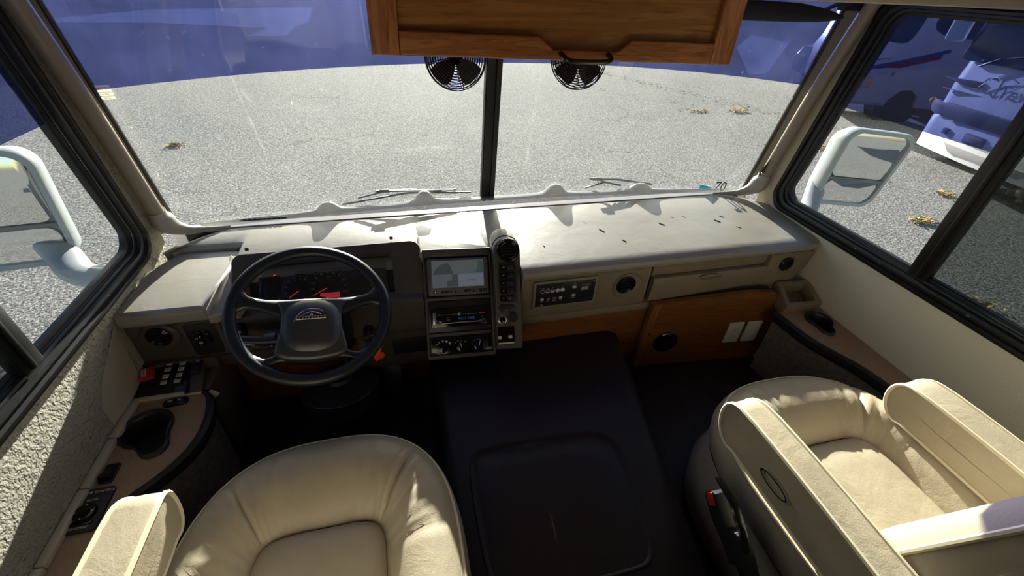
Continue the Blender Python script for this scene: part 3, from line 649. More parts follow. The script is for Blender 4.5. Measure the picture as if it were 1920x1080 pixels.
b = BM(); prism(b, FT, rrect(.009, .067, -.202, -.071, .003), 0, .006, .001); obj('switch_bed', b, BLK, pod)
for i, v_ in enumerate((-.090, -.115, -.139, -.164, -.189)):
    b = BM(); F_ = FT; t = i*.0012
    prism(b, FT, rrect(.015-t, .061-t, v_-.0095, v_+.0095, .003), .005, .009, .001); rk = obj('rocker', b, BLKG, pod)
    b = BM(); fbox(b, FT, .036-t, .058-t, v_-.007, v_+.007, .008, .0125, .002); obj('paddle', b, BLK, rk)
    b = BM(); text(b, FT, ('*', '*', 'o', 'e', '=')[i], .026-t, v_-(.003 if i < 2 else 0), .016 if i < 2 else .010, .0092)
    if i == 4: text(b, FT, 'x', .046-t, v_, .010, .0128)
    stuff(obj('print', b, WPR, rk))
b = BM(); prism(b, FT, [(.003, -.220), (.011, -.208), (.052, -.208), (.060, -.220), (.052, -.233), (.011, -.233)], 0, .007, .002); vm_ = obj('volt_meter', b, BLK, pod)
b = BM(); fbox(b, FT, .017, .042, -.222, -.212, .007, .0076); obj('window', b, mat('meter_window', (.05, .05, .055), .2), vm_)
b = BM(); text(b, FT, 'VOLTS', .030, -.228, .005, .0074); stuff(obj('print', b, WPR, vm_))
b = BM(); lathe(b, FT, .014, -.257, [(.0145, .003), (.0145, .007), (.0105, .008), (.010, .003)], 24); ig = obj('socket_ring', b, STL, pod)
b = BM(); lathe(b, FT, .014, -.259, [(.0095, .003), (.0095, .016), (.0085, .018), (.0005, .018)], 20); obj('lighter', b, BLKG, pod); b = BM(); text(b, FT, 'm', .014, -.263, .010, .0182); stuff(obj('print', b, WPR, pod))
b = BM(); lathe(b, FT, .049, -.251, [(.015, .003), (.015, .011), (.013, .013), (.0005, .013)], 24); fbox(b, FT, .042, .058, -.240, -.234, .003, .010, .002); obj('socket_cap', b, BLK, pod)
b = BM(); fbox(b, FT, -.004, .052, -.338, -.280, .0035, .0045); obj('pocket', b, BLKG, pod)
b = BM(); fbox(b, FT, -.003, .008, -.319, -.309, .005, .010, .002); fbox(b, FT, .030, .043, -.319, -.309, .005, .010, .002); fbox(b, FT, -.003, .049, -.336, -.331, .005, .008, .001); tag(obj('plug_tab', b, WHT, pod), 'white plug tabs in the pocket')

# ---- tank monitor
tm = thing('tank_monitor_panel', 'flat black tank level panel with white level circles on the passenger fascia', 'monitor panel', tuple(FF(.135, -.12, 0)))
b = BM(); prism(b, FF, rrect(.020, .252, -.137, -.018, .008), -.01, .0055, .002); obj('surround', b, TAU, tm)
b = BM(); fbox(b, FF, .029, .240, -.120, -.027, .004, .0072, .001); tp_ = obj('panel', b, mat('panel_black', (.022, .022, .028), .35), tm)
H = .0073
for k in range(5):
    cu_ = .052+.0175*k; cv_ = -.057
    b = BM(); ringprism(b, FF, circ(cu_, cv_, .0078), circ(cu_, cv_, .0066), .007, H+.0003)
    fill = (0, .3, .55, .8, 1)[k]
    if fill:
        a = math.acos(max(-1, min(1, 1-2*fill))); pts = [(cu_+.0068*sin(t), cv_-.0068*cos(t)) for t in lin(-a, a, 20)]; prism(b, FF, pts, .007, H+.0002)
    text(b, FF, ('EMPTY', '1/4', '1/2', '3/4', 'FULL')[k], cu_, cv_+.0125, .0042, H); obj('level_symbol', b, WPR, tp_)
for k, s in enumerate(('FRESH', 'GREY', 'BLACK', 'LPG')):
    cu_ = .052+.022*k; cv_ = -.090; b = BM()
    prism(b, FF, rrect(cu_-.006, cu_+.006, cv_-.005, cv_+.005, .003), .007, .0085, .0005); obj('button', b, (WPR, mat('dim_key', (.16, .16, .15), .5), mat('dim_key2', (.16, .16, .15), .5), WPR)[k], tp_)
    b = BM(); text(b, FF, s, cu_, cv_-.010, .0042, H); stuff(obj('print', b, WPR, tp_))
for cv_, s, dv in ((-.050, 'LIGHT', .012), (-.086, 'PUMP', -.011)):
    b = BM(); prism(b, FF, rrect(.159, .169, cv_-.004, cv_+.004, .002), .007, .009, .0005); ringprism(b, FF, rrect(.156, .172, cv_-.0065, cv_+.0065, .003), rrect(.157, .171, cv_-.0058, cv_+.0058, .0025), .007, H); text(b, FF, s, .164, cv_+dv, .0042, H); stuff(obj('button', b, WPR, tp_))
b = BM(); fbox(b, FF, .190, .215, -.067, -.053, .007, .0082); tag(obj('lcd_window', b, GRN, tp_), 'pale green battery readout')
b = BM(); text(b, FF, 'BATTERY VOLTAGE', .203, -.046, .0042, H); text(b, FF, 'AM', .052, -.114, .007, H); lathe(b, FF, .233, -.034, [(.003, .007), (.0025, .009), (.0003, .009)], 10); stuff(obj('print', b, WPR, tp_))
# ---- side box below the right end
b = BM(); FX = Frame((1.065, 1.03, .652), (1, 0, 0), (-.03, .11, .028))
oo = [(-.092, -.062), (.062, -.066), (.095, .052), (-.052, .060)]; ii = [(-.068, -.046), (.046, -.050), (.070, .036), (-.038, .044)]; i3 = [(x*.93, y*.93) for x, y in ii]
loft(b, [[FX(u, v, h) for u, v in P] for P, h in ((oo, -.055), (oo, -.004), ([(x*.97, y*.96) for x, y in oo], .002), (ii, .002), (i3, -.045))], True, True, True)
tag(obj('pocket_box', b, TAU, dash, angle=20), 'taupe moulded pocket box under the right end vent')

# ================================================================== LOWER CAB
FL = Frame((-1.15, .988, .606), (1, 0, 0), (0, .11, .022))
lv = thing('leveling_switch_panel', 'black switch panel with red guarded toggle and white keys under the left vent', 'switch panel', (-1.07, 1.05, .60))
b = BM(); prism(b, FL, [(.003, .002), (.140, .0), (.118, .120), (.003, .124)], -.012, .002, .001); fbox(b, FL, .055, .084, .028, .118, .001, .004, .001); fbox(b, FL, .088, .117, .028, .114, .001, .004, .001); pn = obj('panel', b, BLKG, lv)
for u, v_ in ((.068, .094), (.103, .090), (.069, .050), (.103, .050)):
    b = BM(); fbox(b, FL, u-.011, u+.011, v_-.017, v_+.021, .003, .008, .002); rk = obj('rocker', b, mat('navy_rocker', (.01, .012, .03), .3), lv)
    for dv, tx in ((.012, 'EXT'), (-.008, 'RET')):
        b = BM(); fbox(b, FL, u-.0075, u+.0075, v_+dv-.006, v_+dv+.006, .0078, .0092, .0004); k_ = obj('key_cap', b, WHT, rk)
        # key text
    b = BM(); text(b, FL, 'EXT', u, v_+.012, .006, .0094); text(b, FL, 'RET', u, v_-.008, .006, .0094); stuff(obj('print', b, PRINT, rk))
b = BM(); t_ = Frame(FL(.022, .078, .004), FL.u*.9+FL.v*.25, FL.v*.9-FL.u*.25); box(b, (-.016, -.020, 0), (.014, .016, .016), .003, 2, t_.mat()); box(b, (-.018, -.026, .010), (-.006, -.018, .022), .002, 2, t_.mat()); box(b, (.004, -.026, .006), (.014, -.018, .020), .002, 2, t_.mat()); gd = tag(obj('switch_guard', b, RED, lv), 'red plastic guard over a toggle switch')
b = BM(); box(b, (-.013, -.014, .016), (-.002, .014, .0168), 0, 1, t_.mat()); obj('guard_label', b, WHT, gd, False)
b = BM(); t2 = Frame(t_.o, -t_.v, t_.u); text(b, t2, 'POWER', -.0, -.0075, .008, .017); stuff(obj('print', b, PRINT, gd))
b = BM(); fbox(b, FL, .014, .056, .104, .114, .002, .0026); sk = obj('label_strip', b, WHT, lv, False); b = BM(); text(b, FL, 'STABILIZERS', .035, .109, .0064, .0027); stuff(obj('print', b, PRINT, sk))
b = BM(); prism(b, FL, [(.122, .002), (.172, .0), (.150, .122), (.118, .121)], -.02, .0, .002); obj('side_trim', b, TAUD, lv)
b = BM(); fbox(b, FL, .128, .154, .060, .116, .0, .008, .004); r_ = obj('dimmer_switch', b, BLK, lv)
b = BM(); fbox(b, FL, .136, .146, .100, .108, .008, .0088); obj('print', b, mat('blue_grey_print', (.25, .33, .42), .5), r_)
b = BM(); box(b, (-1.15, 1.09, .60), (-.96, 1.17, .64)); box(b, (-1.0, 1.0, FZ), (-.965, 1.19, .60), .006); obj('back_panel', b, TAUD, lv)

def side_console(sx):
    side = 'left' if sx < 0 else 'right'
    sc = thing('side_console', ('tan topped console shelf along the left wall beside the driver seat' if sx < 0 else 'tan topped console shelf along the right wall beside the passenger seat'), 'side console', (1.1*sx, .5, FZ))
    if sx < 0: edge = [(-.972, .985), (-.952, .965), (-.938, .90), (-.938, .84), (-.955, .785), (-.995, .73), (-1.04, .69), (-1.06, .65), (-1.068, .55), (-1.070, -.9)]
    else: edge = [(.952, .985), (.958, .93), (.962, .87), (.975, .81), (1.003, .75), (1.030, .69), (1.045, .62), (1.052, .52), (1.055, -.9)]
    E_ = [(p.x, p.y) for p in smoothpts([(x, y, 0) for x, y in edge], 2)]
    wallx = 1.149*sx
    Fz = Frame((0, 0, .575), (1, 0, 0), (0, 1, 0))
    b = BM(); prism(b, Fz, E_+[(wallx, -.9), (wallx, .985)], 0, .028); obj('shelf_top', b, SHELF, sc, False)
    b = BM(); loft(b, [[V((x, y, .570)), V((x-.010*sx, y, .572)), V((x-.014*sx, y, .585)), V((x-.011*sx, y, .602)), V((x-.002*sx, y, .608)), V((x+.008*sx, y, .606)), V((x+.010*sx, y, .600))] for x, y in E_], False); tag(obj('edge_trim', b, BLK, sc), 'thick black rubber edging along the curved rim')
    b = BM(); loft(b, [[V((x+.012*sx, y, FZ)), V((x+.006*sx, y, .578))] for x, y in E_], False); obj('carpet_side', b, CARP, sc)
    if sx < 0:
        ys = [.985, .86, .725, .56, .44, .3, .1, -.1, -.3, -.6]
        for y1, y0 in zip(ys, ys[1:]):
            b = BM(); box(b, (-1.148, y0+.0015, .602), (-1.128, y1-.0015, .617), .003); obj('wall_moulding', b, CREAM, sc)
        b = BM(); box(b, (-1.146, .982, .600), (-1.022, .994, .612), .002); tag(obj('cross_moulding', b, CREAM, sc), 'cream strip where shelf meets switch panel')
        b = BM(); box(b, (-1.020, .984, .600), (-.978, .990, .606), .001); obj('cross_moulding', b, CREAM, sc)
    return sc
SL = side_console(-1); SR = side_console(1)
# faceted wall liner between moulding and stucco, left of driver
b = BM(); loft(b, [[V((-1.149, 1.06, .618)), V((-1.149, 1.085, .80))], [V((-1.143, 1.0, .618)), V((-1.147, 1.04, .78))], [V((-1.144, .95, .618)), V((-1.149, .95, .73))], [V((-1.149, .90, .618)), V((-1.1495, .90, .68))]], False); struct(obj('trim_3', b, CREAM, angle=10))
def cup_holder(shelf, cu, cv, s, lab, flip=1, rot=0):
    t = thing('cup_holder', lab, 'cup holder', (cu, cv, .603)); F = Frame((cu, cv, .603), (cos(rot), sin(rot), 0), (-sin(rot), cos(rot), 0))
    big = [(.056*cos(a), .056*sin(a)) for a in lin(R(-15), R(262), 22)]
    q = big+[(.032+.030*cos(a), -.062+.030*sin(a)) for a in lin(R(215), R(395), 12)]
    q = [(x*s*flip, y*s) for x, y in q]; q = sm2(q, 1)
    sc = lambda k: [(x*k+(1-k)*0, y*k-(1-k)*.01) for x, y in q]
    b = BM(); loft(b, [[F(u, v, h) for u, v in P] for P, h in ((sc(1.0), 0), (sc(.99), .006), (sc(.95), .008), (sc(.86), .006), (sc(.80), -.005), (sc(.74), -.05))], True, False, True)
    obj('insert', b, BLK, t, angle=60); top = [c for c in shelf.children if c.name.startswith('shelf_top')][0]; hole = [F(u, v) for u, v in sc(.90)]; cut(top, [(p.x, p.y) for p in hole], .55, .65)
    b = BM(); loft(b, [[F(u, v, h) for u, v in P] for P, h in ((sc(.95), .0078), (sc(.91), .0098), (sc(.87), .0068))], True); obj('rim', b, BLK, t, angle=60)
cup_holder(SL, -1.078, .885, 1.10, 'large black keyhole shaped cup holder in the left shelf', 1, R(5)); cup_holder(SR, 1.082, .915, .86, 'small black keyhole shaped cup holder in the right shelf', -1, R(10))
def shelf_thing(name, lab, cat, F, parts):
    t = thing(name, lab, cat, tuple(F.o))
    return t
t = thing('rocker_switch', 'small oval black double rocker switch at the front of the left shelf', 'switch', (-1.035, .962, .603)); F = Frame((-1.035, .962, .603), (1, .05, 0), (0, 1, 0))
b = BM(); prism(b, F, rrect(-.030, .030, -.013, .013, .011), 0, .006, .002); obj('housing', b, BLKG, t)
for u in (-.012, .012): b = BM(); fbox(b, F, u-.010, u+.010, -.008, .008, .005, .009, .002); k_ = obj('key', b, BLK, t)
b = BM(); fbox(b, F, -.018, -.008, .000, .003, .009, .0095); fbox(b, F, .006, .014, .001, .003, .009, .0095); stuff(obj('print', b, WPR, t))
t = thing('rocker_switch', 'raised black rocker switch on the left shelf behind the cup holder', 'switch', (-1.108, .765, .603)); F = Frame((-1.108, .763, .603), (1, 0, 0), (.12, 1, 0))
b = BM(); prism(b, F, rrect(-.015, .015, -.026, .026, .006), 0, .004, .001); obj('housing', b, BLK, t)
b = BM(); loft(b, [[F(u, v, h) for u in (-.012, .012)]+[F(u, v, 0) for u in (.012, -.012)] for v, h in ((-.022, .004), (-.018, .016), (-.006, .013), (.004, .007), (.022, .006))], True, True, True); obj('paddle', b, BLKG, t)
t = thing('mirror_control', 'black MIRROR CONTROL panel on the left shelf beside the driver armrest', 'mirror control', (-1.10, .67, .603)); F = Frame((-1.110, .676, .603), (1, 0, 0), (.08, 1, 0))
b = BM(); prism(b, F, rrect(-.038, .034, -.052, .050, .008), 0, .005, .002); pnl = obj('panel', b, BLK, t)
b = BM(); lathe(b, F, -.001, -.010, [(.022, .005), (.020, .012), (.012, .013), (.011, .019), (.0005, .020)], 24); fbox(b, F, -.024, .022, -.036, -.030, .005, .007, .001); obj('knob', b, BLKG, t)
b = BM(); text(b, F, 'MIRROR CONTROL', -.002, .040, .0085, .0052); text(b, F, 'HEATER', -.002, .021, .0065, .0052); text(b, F, 'ADJUSTMENT', -.002, -.042, .0065, .0052)
for a in range(4): lathe(b, F, -.001+.0155*cos(a*pi/2), -.010+.0155*sin(a*pi/2), [(.0016, .0125), (.0016, .0134), (.0002, .0134)], 8)
stuff(obj('print', b, WPR, t))
b = BM(); FQ = Frame((-.962, .996, .582), (.7, .1, .55), (-.6, 0, .7)); fbox(b, FQ, -.014, .014, -.013, .013, 0, .003, .001); tag(obj('note', b, PAPER), 'small pale square sticker on the panel left of the steering column', 'sticker')
# ---- wood kick panels
FW = Frame((.47, 1.085, FZ), (.58, -.055, 0), (0, 0, 1))
kp = thing('kick_panel', 'orange oak veneer panel under the passenger side of the dash', 'kick panel', (.76, 1.06, FZ))
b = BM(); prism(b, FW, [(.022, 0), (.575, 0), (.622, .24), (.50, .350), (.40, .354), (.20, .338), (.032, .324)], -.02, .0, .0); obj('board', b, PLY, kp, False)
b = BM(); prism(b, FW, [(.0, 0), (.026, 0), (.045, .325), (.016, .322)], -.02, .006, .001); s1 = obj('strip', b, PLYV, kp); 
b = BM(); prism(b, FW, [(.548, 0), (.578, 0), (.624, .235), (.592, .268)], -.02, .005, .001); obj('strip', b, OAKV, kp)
for u, v_ in ((.030, .18), (.010, .055), (.592, .15)): b = BM(); lathe(b, FW, u, v_, [(.0035, .005), (.0035, .0075), (.0003, .0075)], 10); obj('screw', b, BLKG, kp)
b = BM(); lathe(b, FW, .113, .127, [(.050, 0), (.050, .005), (.046, .008), (.001, .009)], 40); for_ = obj('round_cover', b, BLKG, None); tag(for_, 'round black cover plate on the oak kick panel', 'cover plate')
b = BM(); lathe(b, FW, .118, .170, [(.0022, .008), (.0022, .0095), (.0002, .0095)], 8)
for k in range(6): lathe(b, FW, .100+.006*k, .124+.004*(k % 3), [(.0012, .009), (.0012, .0097), (.0002, .0097)], 6)
o = stuff(obj('holes', b, STL, None)); o.parent = for_
for i, (u, lab) in enumerate(((.368, 'white duplex wall outlet on the oak kick panel'), (.447, 'blank white cover plate right of the outlet'))):
    t = thing(('wall_outlet', 'blank_plate')[i], lab, ('outlet', 'cover plate')[i], tuple(FW(u, .1, 0)))
    b = BM(); prism(b, FW, rrect(u, u+.062, .102, .206, .003), 0, .004, .001); pl = obj('plate', b, WHT, t)
    if i == 0:
        for vv in (.134, .172):
            b = BM(); prism(b, FW, circ(u+.031, vv, .014, .012, 20), .004, .006, .001); sk = obj('socket', b, WHT, t)
            b = BM(); fbox(b, FW, u+.024, u+.026, vv-.002, vv+.005, .006, .0066); fbox(b, FW, u+.036, u+.038, vv-.002, vv+.005, .006, .0066); lathe(b, FW, u+.031, vv-.007, [(.002, .006), (.002, .0066), (.0002, .0066)], 8); stuff(obj('slots', b, RED if vv < .15 else PRINT, sk))
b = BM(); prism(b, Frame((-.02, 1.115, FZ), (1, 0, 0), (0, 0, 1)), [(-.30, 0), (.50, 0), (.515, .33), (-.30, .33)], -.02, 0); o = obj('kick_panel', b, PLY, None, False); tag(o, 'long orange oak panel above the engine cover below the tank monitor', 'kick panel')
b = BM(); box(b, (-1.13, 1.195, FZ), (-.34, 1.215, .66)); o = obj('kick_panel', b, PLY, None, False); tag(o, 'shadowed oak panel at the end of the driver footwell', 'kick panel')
# ---- engine cover
ec = thing('engine_cover', 'big dark brown vinyl engine cover between the seats', 'engine cover', (0, .5, FZ))
def ecprof(y):
    t = (1.10-y)/1.10; k = max(0, t)
    xl = -.325; xr = .372-.20*k-(.02*max(0, k-.6)); zt = .505+.012*k
    bl = xl-.012; br = xr+.108-.10*k
    return [(bl, FZ), (xl-.022, zt-.10), (xl-.012, zt-.03), (xl-.002, zt-.010), (xl+.022, zt), (-.1, zt+.004), (xr-.05, zt), (xr-.022, zt-.006), (xr+.004, zt-.022), (xr+.020, zt-.06), (xr+.045, zt-.11), (br, FZ)]
b = BM(); loft(b, [[V((x, y, z)) for x, z in ecprof(y)] for y in [1.112, 1.105, 1.06, .95, .8, .6, .4, .2, 0, -.2, -.5]], True, True, True); obj('cover', b, ENG, ec, angle=60)
hq = sm2([(-.268, .690), (-.20, .705), (.0, .700), (.105, .695), (.150, .665), (.165, .60), (.135, .42), (.115, .34), (.07, .325), (-.22, .335), (-.262, .36), (-.270, .45)], 2)
Fh = Frame((0, 0, .512), (1, 0, 0), (0, 1, 0)); cx_, cy_ = -.06, .52
sc_ = lambda k: [((x-cx_)*k+cx_, (y-cy_)*k+cy_) for x, y in hq]
b = BM(); loft(b, [[Fh(u, v, h) for u, v in P] for P, h in ((sc_(1.03), -.004), (sc_(1.015), .006), (sc_(.985), .006), (sc_(.95), -.002), (sc_(.93), .001), (sc_(.6), .003))], True, False, True); tag(obj('lid', b, ENG, ec, angle=60), 'rounded rectangular access lid in the engine cover')
# ================================================================== STEERING
t0, y0_ = 1.072, .417
nn = V((sin(y0_)*cos(t0), -cos(y0_)*cos(t0), sin(t0)))
ub = nn.cross(V((0, 0, 1))); ub = -ub if ub.x < 0 else ub; ub.normalize(); vb = nn.cross(ub)
a_ = R(20); FU = Frame((-.634, .989, .847), ub*cos(a_)-vb*sin(a_), ub*sin(a_)+vb*cos(a_))
swh = thing('steering_wheel', 'navy black four spoke steering wheel with padded centre', 'steering wheel', tuple(FU.o))
b = BM(); n_ = 96; Rr = .189
rings = []
for i in range(n_):
    a = 2*pi*i/n_; ring = []
    for k in range(14):
        q = 2*pi*k/14; r1 = .0155*(1+.05*cos(2*q)); ring.append(FU((Rr+r1*cos(q))*cos(a), (Rr+r1*cos(q))*sin(a), r1*.95*sin(q)))
    rings.append(ring)
loft(b, rings, loop=True); obj('rim', b, NAVY, swh)
def spoke(p0, p1, w0, w1, d0, d1, z0=-.004, z1=0, mid=None):
    b = BM(); rings = []; p0 = V(p0); p1 = V(p1); d = (p1-p0).normalized(); pe = V((-d.y, d.x))
    for i in range(9):
        t = i/8; s_ = t*t*(3-2*t); p = p0.lerp(p1, t); ww = w0+(w1-w0)*t-.010*sin(pi*t)+max(0, t-.75)*.09*(w1/.03); dd = d0+(d1-d0)*t; zz = z0+(z1-z0)*t
        rings.append([FU(*(p+pe*ww*cos(q)), zz+dd*sin(q)) for q in [2*pi*k/14 for k in range(14)]])
    loft(b, rings, True, True, True); return obj('spoke', b, NAVY, swh)
for s_ in (-1, 1):
    spoke((s_*.070, .012), (s_*.183, .040), .027, .026, .012, .012)
    spoke((s_*.060, -.118), (s_*.122, -.143), .020, .022, .010, .012)
hub = [(-.084, .028), (-.05, .031), (0, .032), (.05, .031), (.090, .028), (.088, .018), (.078, .005), (.072, -.02), (.074, -.055), (.080, -.085), (.086, -.118), (.078, -.130), (.05, -.138), (0, -.143), (-.05, -.138), (-.076, -.130), (-.088, -.118), (-.082, -.085), (-.074, -.055), (-.072, -.02), (-.076, .005), (-.082, .018)]
hq = sm2(hub, 2); hs = lambda k, dy=0: [(x*k, (y+.055)*k-.055+dy) for x, y in hq]
b = BM(); loft(b, [[FU(u, v, h) for u, v in P] for P, h in ((hs(.9), -.05), (hs(1), -.012), (hs(1), .008), (hs(.97), .016), (hs(.90), .019))], True, True, True); obj('hub', b, NAVYP, swh, angle=50)
b = BM(); dm = [(.063*math.copysign(abs(cos(a))**.75, cos(a)), -.048+.066*math.copysign(abs(sin(a))**.75, sin(a))) for a in [2*pi*i/48 for i in range(48)]]
dk = lambda k: [(x*k, (y+.05)*k-.05) for x, y in dm]
loft(b, [[FU(u, v, h) for u, v in P] for P, h in ((dk(1.15), .016), (dk(1.05), .022), (dk(.9), .029), (dk(.65), .033), (dk(.2), .034))], True, False, True); tag(obj('horn_pad', b, NAVYP, swh, angle=60), 'domed textured horn pad')
b = BM(); H_ = .035
arcp = [(-.042+.0, -.044), (-.034, -.028), (-.020, -.014), (-.004, -.008), (.014, -.009), (.028, -.018)]
tube(b, [FU(x, y, H_) for x, y in sm2(arcp, 2, False)], .0016, 6); tube(b, [FU(x, y, H_) for x, y in sm2([(-.032, -.036), (-.020, -.024), (-.004, -.018), (.010, -.019), (.022, -.026)], 2, False)], .0011, 6)
prism(b, FU, [(-.036, -.040), (.034, -.038), (.034, -.030), (.006, -.029), (0, -.021), (-.006, -.029), (-.036, -.031)], .030, .037, .0006); em = obj('emblem', b, CHR, swh); tag(em, 'small chrome arched emblem with a barred nameplate')
b = BM(); 
for k in range(9): fbox(b, FU, -.033+.0072*k, -.029+.0072*k, -.0375, -.0325, .0368, .0378)
stuff(obj('emblem_relief', b, BLKG, em))
# column
col_ = thing('steering_column', 'dark plastic steering column shroud with stalk under the wheel', 'steering column', (-.68, 1.08, .65))
b = BM(); ax = V((-.05, .50, -.80)).normalized(); P0 = V((-.632, 1.0, .835)); 
tube(b, [P0, P0+ax*.05, P0+ax*.10, P0+ax*.20, P0+ax*.30], [.055, .070, .078, .075, .070], 20, flat=.85); obj('shroud', b, BLK, col_)
b = BM(); tube(b, [P0+ax*.30, P0+ax*.50], .03, 14); obj('shaft', b, ALU, col_)
b = BM(); Pk = [V((-.700, 1.055, .72)), V((-.76, 1.035, .722)), V((-.80, 1.030, .730)), V((-.875, 1.026, .748))]; tube(b, Pk, [.014, .015, .0155, .0155], 14); stl = tag(obj('turn_stalk', b, BLK, col_), 'black turn signal stalk with white symbols')
b = BM(); box(b, (-.79, 1.015, .738), (-.757, 1.04, .751), .003); obj('hazard_slider', b, mat('blue_black', (.02, .025, .07), .35), stl)
dirs = (Pk[3]-Pk[1]).normalized(); up_ = V((0, -.55, .83)); FG = Frame(Pk[1], -dirs, up_); FG = Frame(Pk[1]+FG.n*.0158, -dirs, up_)
b = BM()
for u, s, z_ in ((-.112, 'T', .016), (-.030, 'o', .012), (-.014, 'D', .010), (.0, 'D', .010)): text(b, FG, s, u, -.001, z_, 0)
for k in range(6): fbox(b, FG, -.064+.0*k, -.044-.002*k, -.012+.005*k, -.010+.005*k, 0, .0005)
fbox(b, FG, -.118, -.06, .009, .012, -.002, .0005); stuff(obj('print', b, WPR, stl))
ky = thing('ignition_key', 'metal key in the ignition right of the steering column', 'key', (-.515, 1.075, .66))
b = BM(); box(b, (-.532, 1.05, .655), (-.505, 1.12, .68), .008); obj('lock_barrel', b, BLK, ky); b = BM(); FKy = Frame((-.508, 1.055, .672), (1, 0, .25), (0, -.4, .8)); ringprism(b, FKy, circ(0, .004, .013, .009, 16), circ(.003, .004, .004, .004, 16), 0, .002); fbox(b, FKy, -.004, .0, -.022, -.004, 0, .002); obj('key', b, STL, ky)
b = BM(); FT_ = Frame((-.488, 1.0, .655), (.95, .1, .1), (.2, -.1, .95)); prism(b, FT_, [(-.017, -.036), (.004, -.030), (.013, -.020), (.013, -.004), (.008, -.004), (.009, .012), (.013, .028), (.012, .03), (-.010, .004), (-.012, -.004), (-.018, -.010)], 0, .003, .0006); tag(obj('key_tag', b, ORG), 'bright orange plastic tag hanging from the ignition key', 'key tag')
b = BM(); Fd = Frame((-.63, 1.04, .50), (1, .1, 0), (0, 1, -.2)); lathe(b, Fd, 0, 0, [(.118, -.06), (.118, 0), (.09, .006), (.04, .02), (.035, .03)], 36); cb = obj('column_boot', b, BLK); tag(cb, 'dark round boot around the foot of the steering column', 'column boot')
b = BM(); tube(b, [Fd(.119*cos(a), .119*sin(a), .001) for a in lin(R(190), R(350), 24)], .0012, 5); o = obj('boot_rim', b, ALU, None); o.parent = cb
for x, w_, lab in ((-.62, .10, 'wide black brake pedal in the dark driver footwell'), (-.47, .06, 'narrow black accelerator pedal in the dark driver footwell')):
    p_ = thing('pedal', lab, 'pedal', (x, 1.14, FZ)); b = BM(); Fp = Frame((x, 1.10, .40), (1, 0, 0), (0, .5, .8)); fbox(b, Fp, -w_/2, w_/2, -.03, .03 if w_ > .08 else .10, 0, .012, .004); obj('pad', b, BLK, p_); b = BM(); tube(b, [(x, 1.115, .41), (x, 1.17, .50), (x, 1.18, .58)], .008, 8); obj('arm', b, ALU, p_)

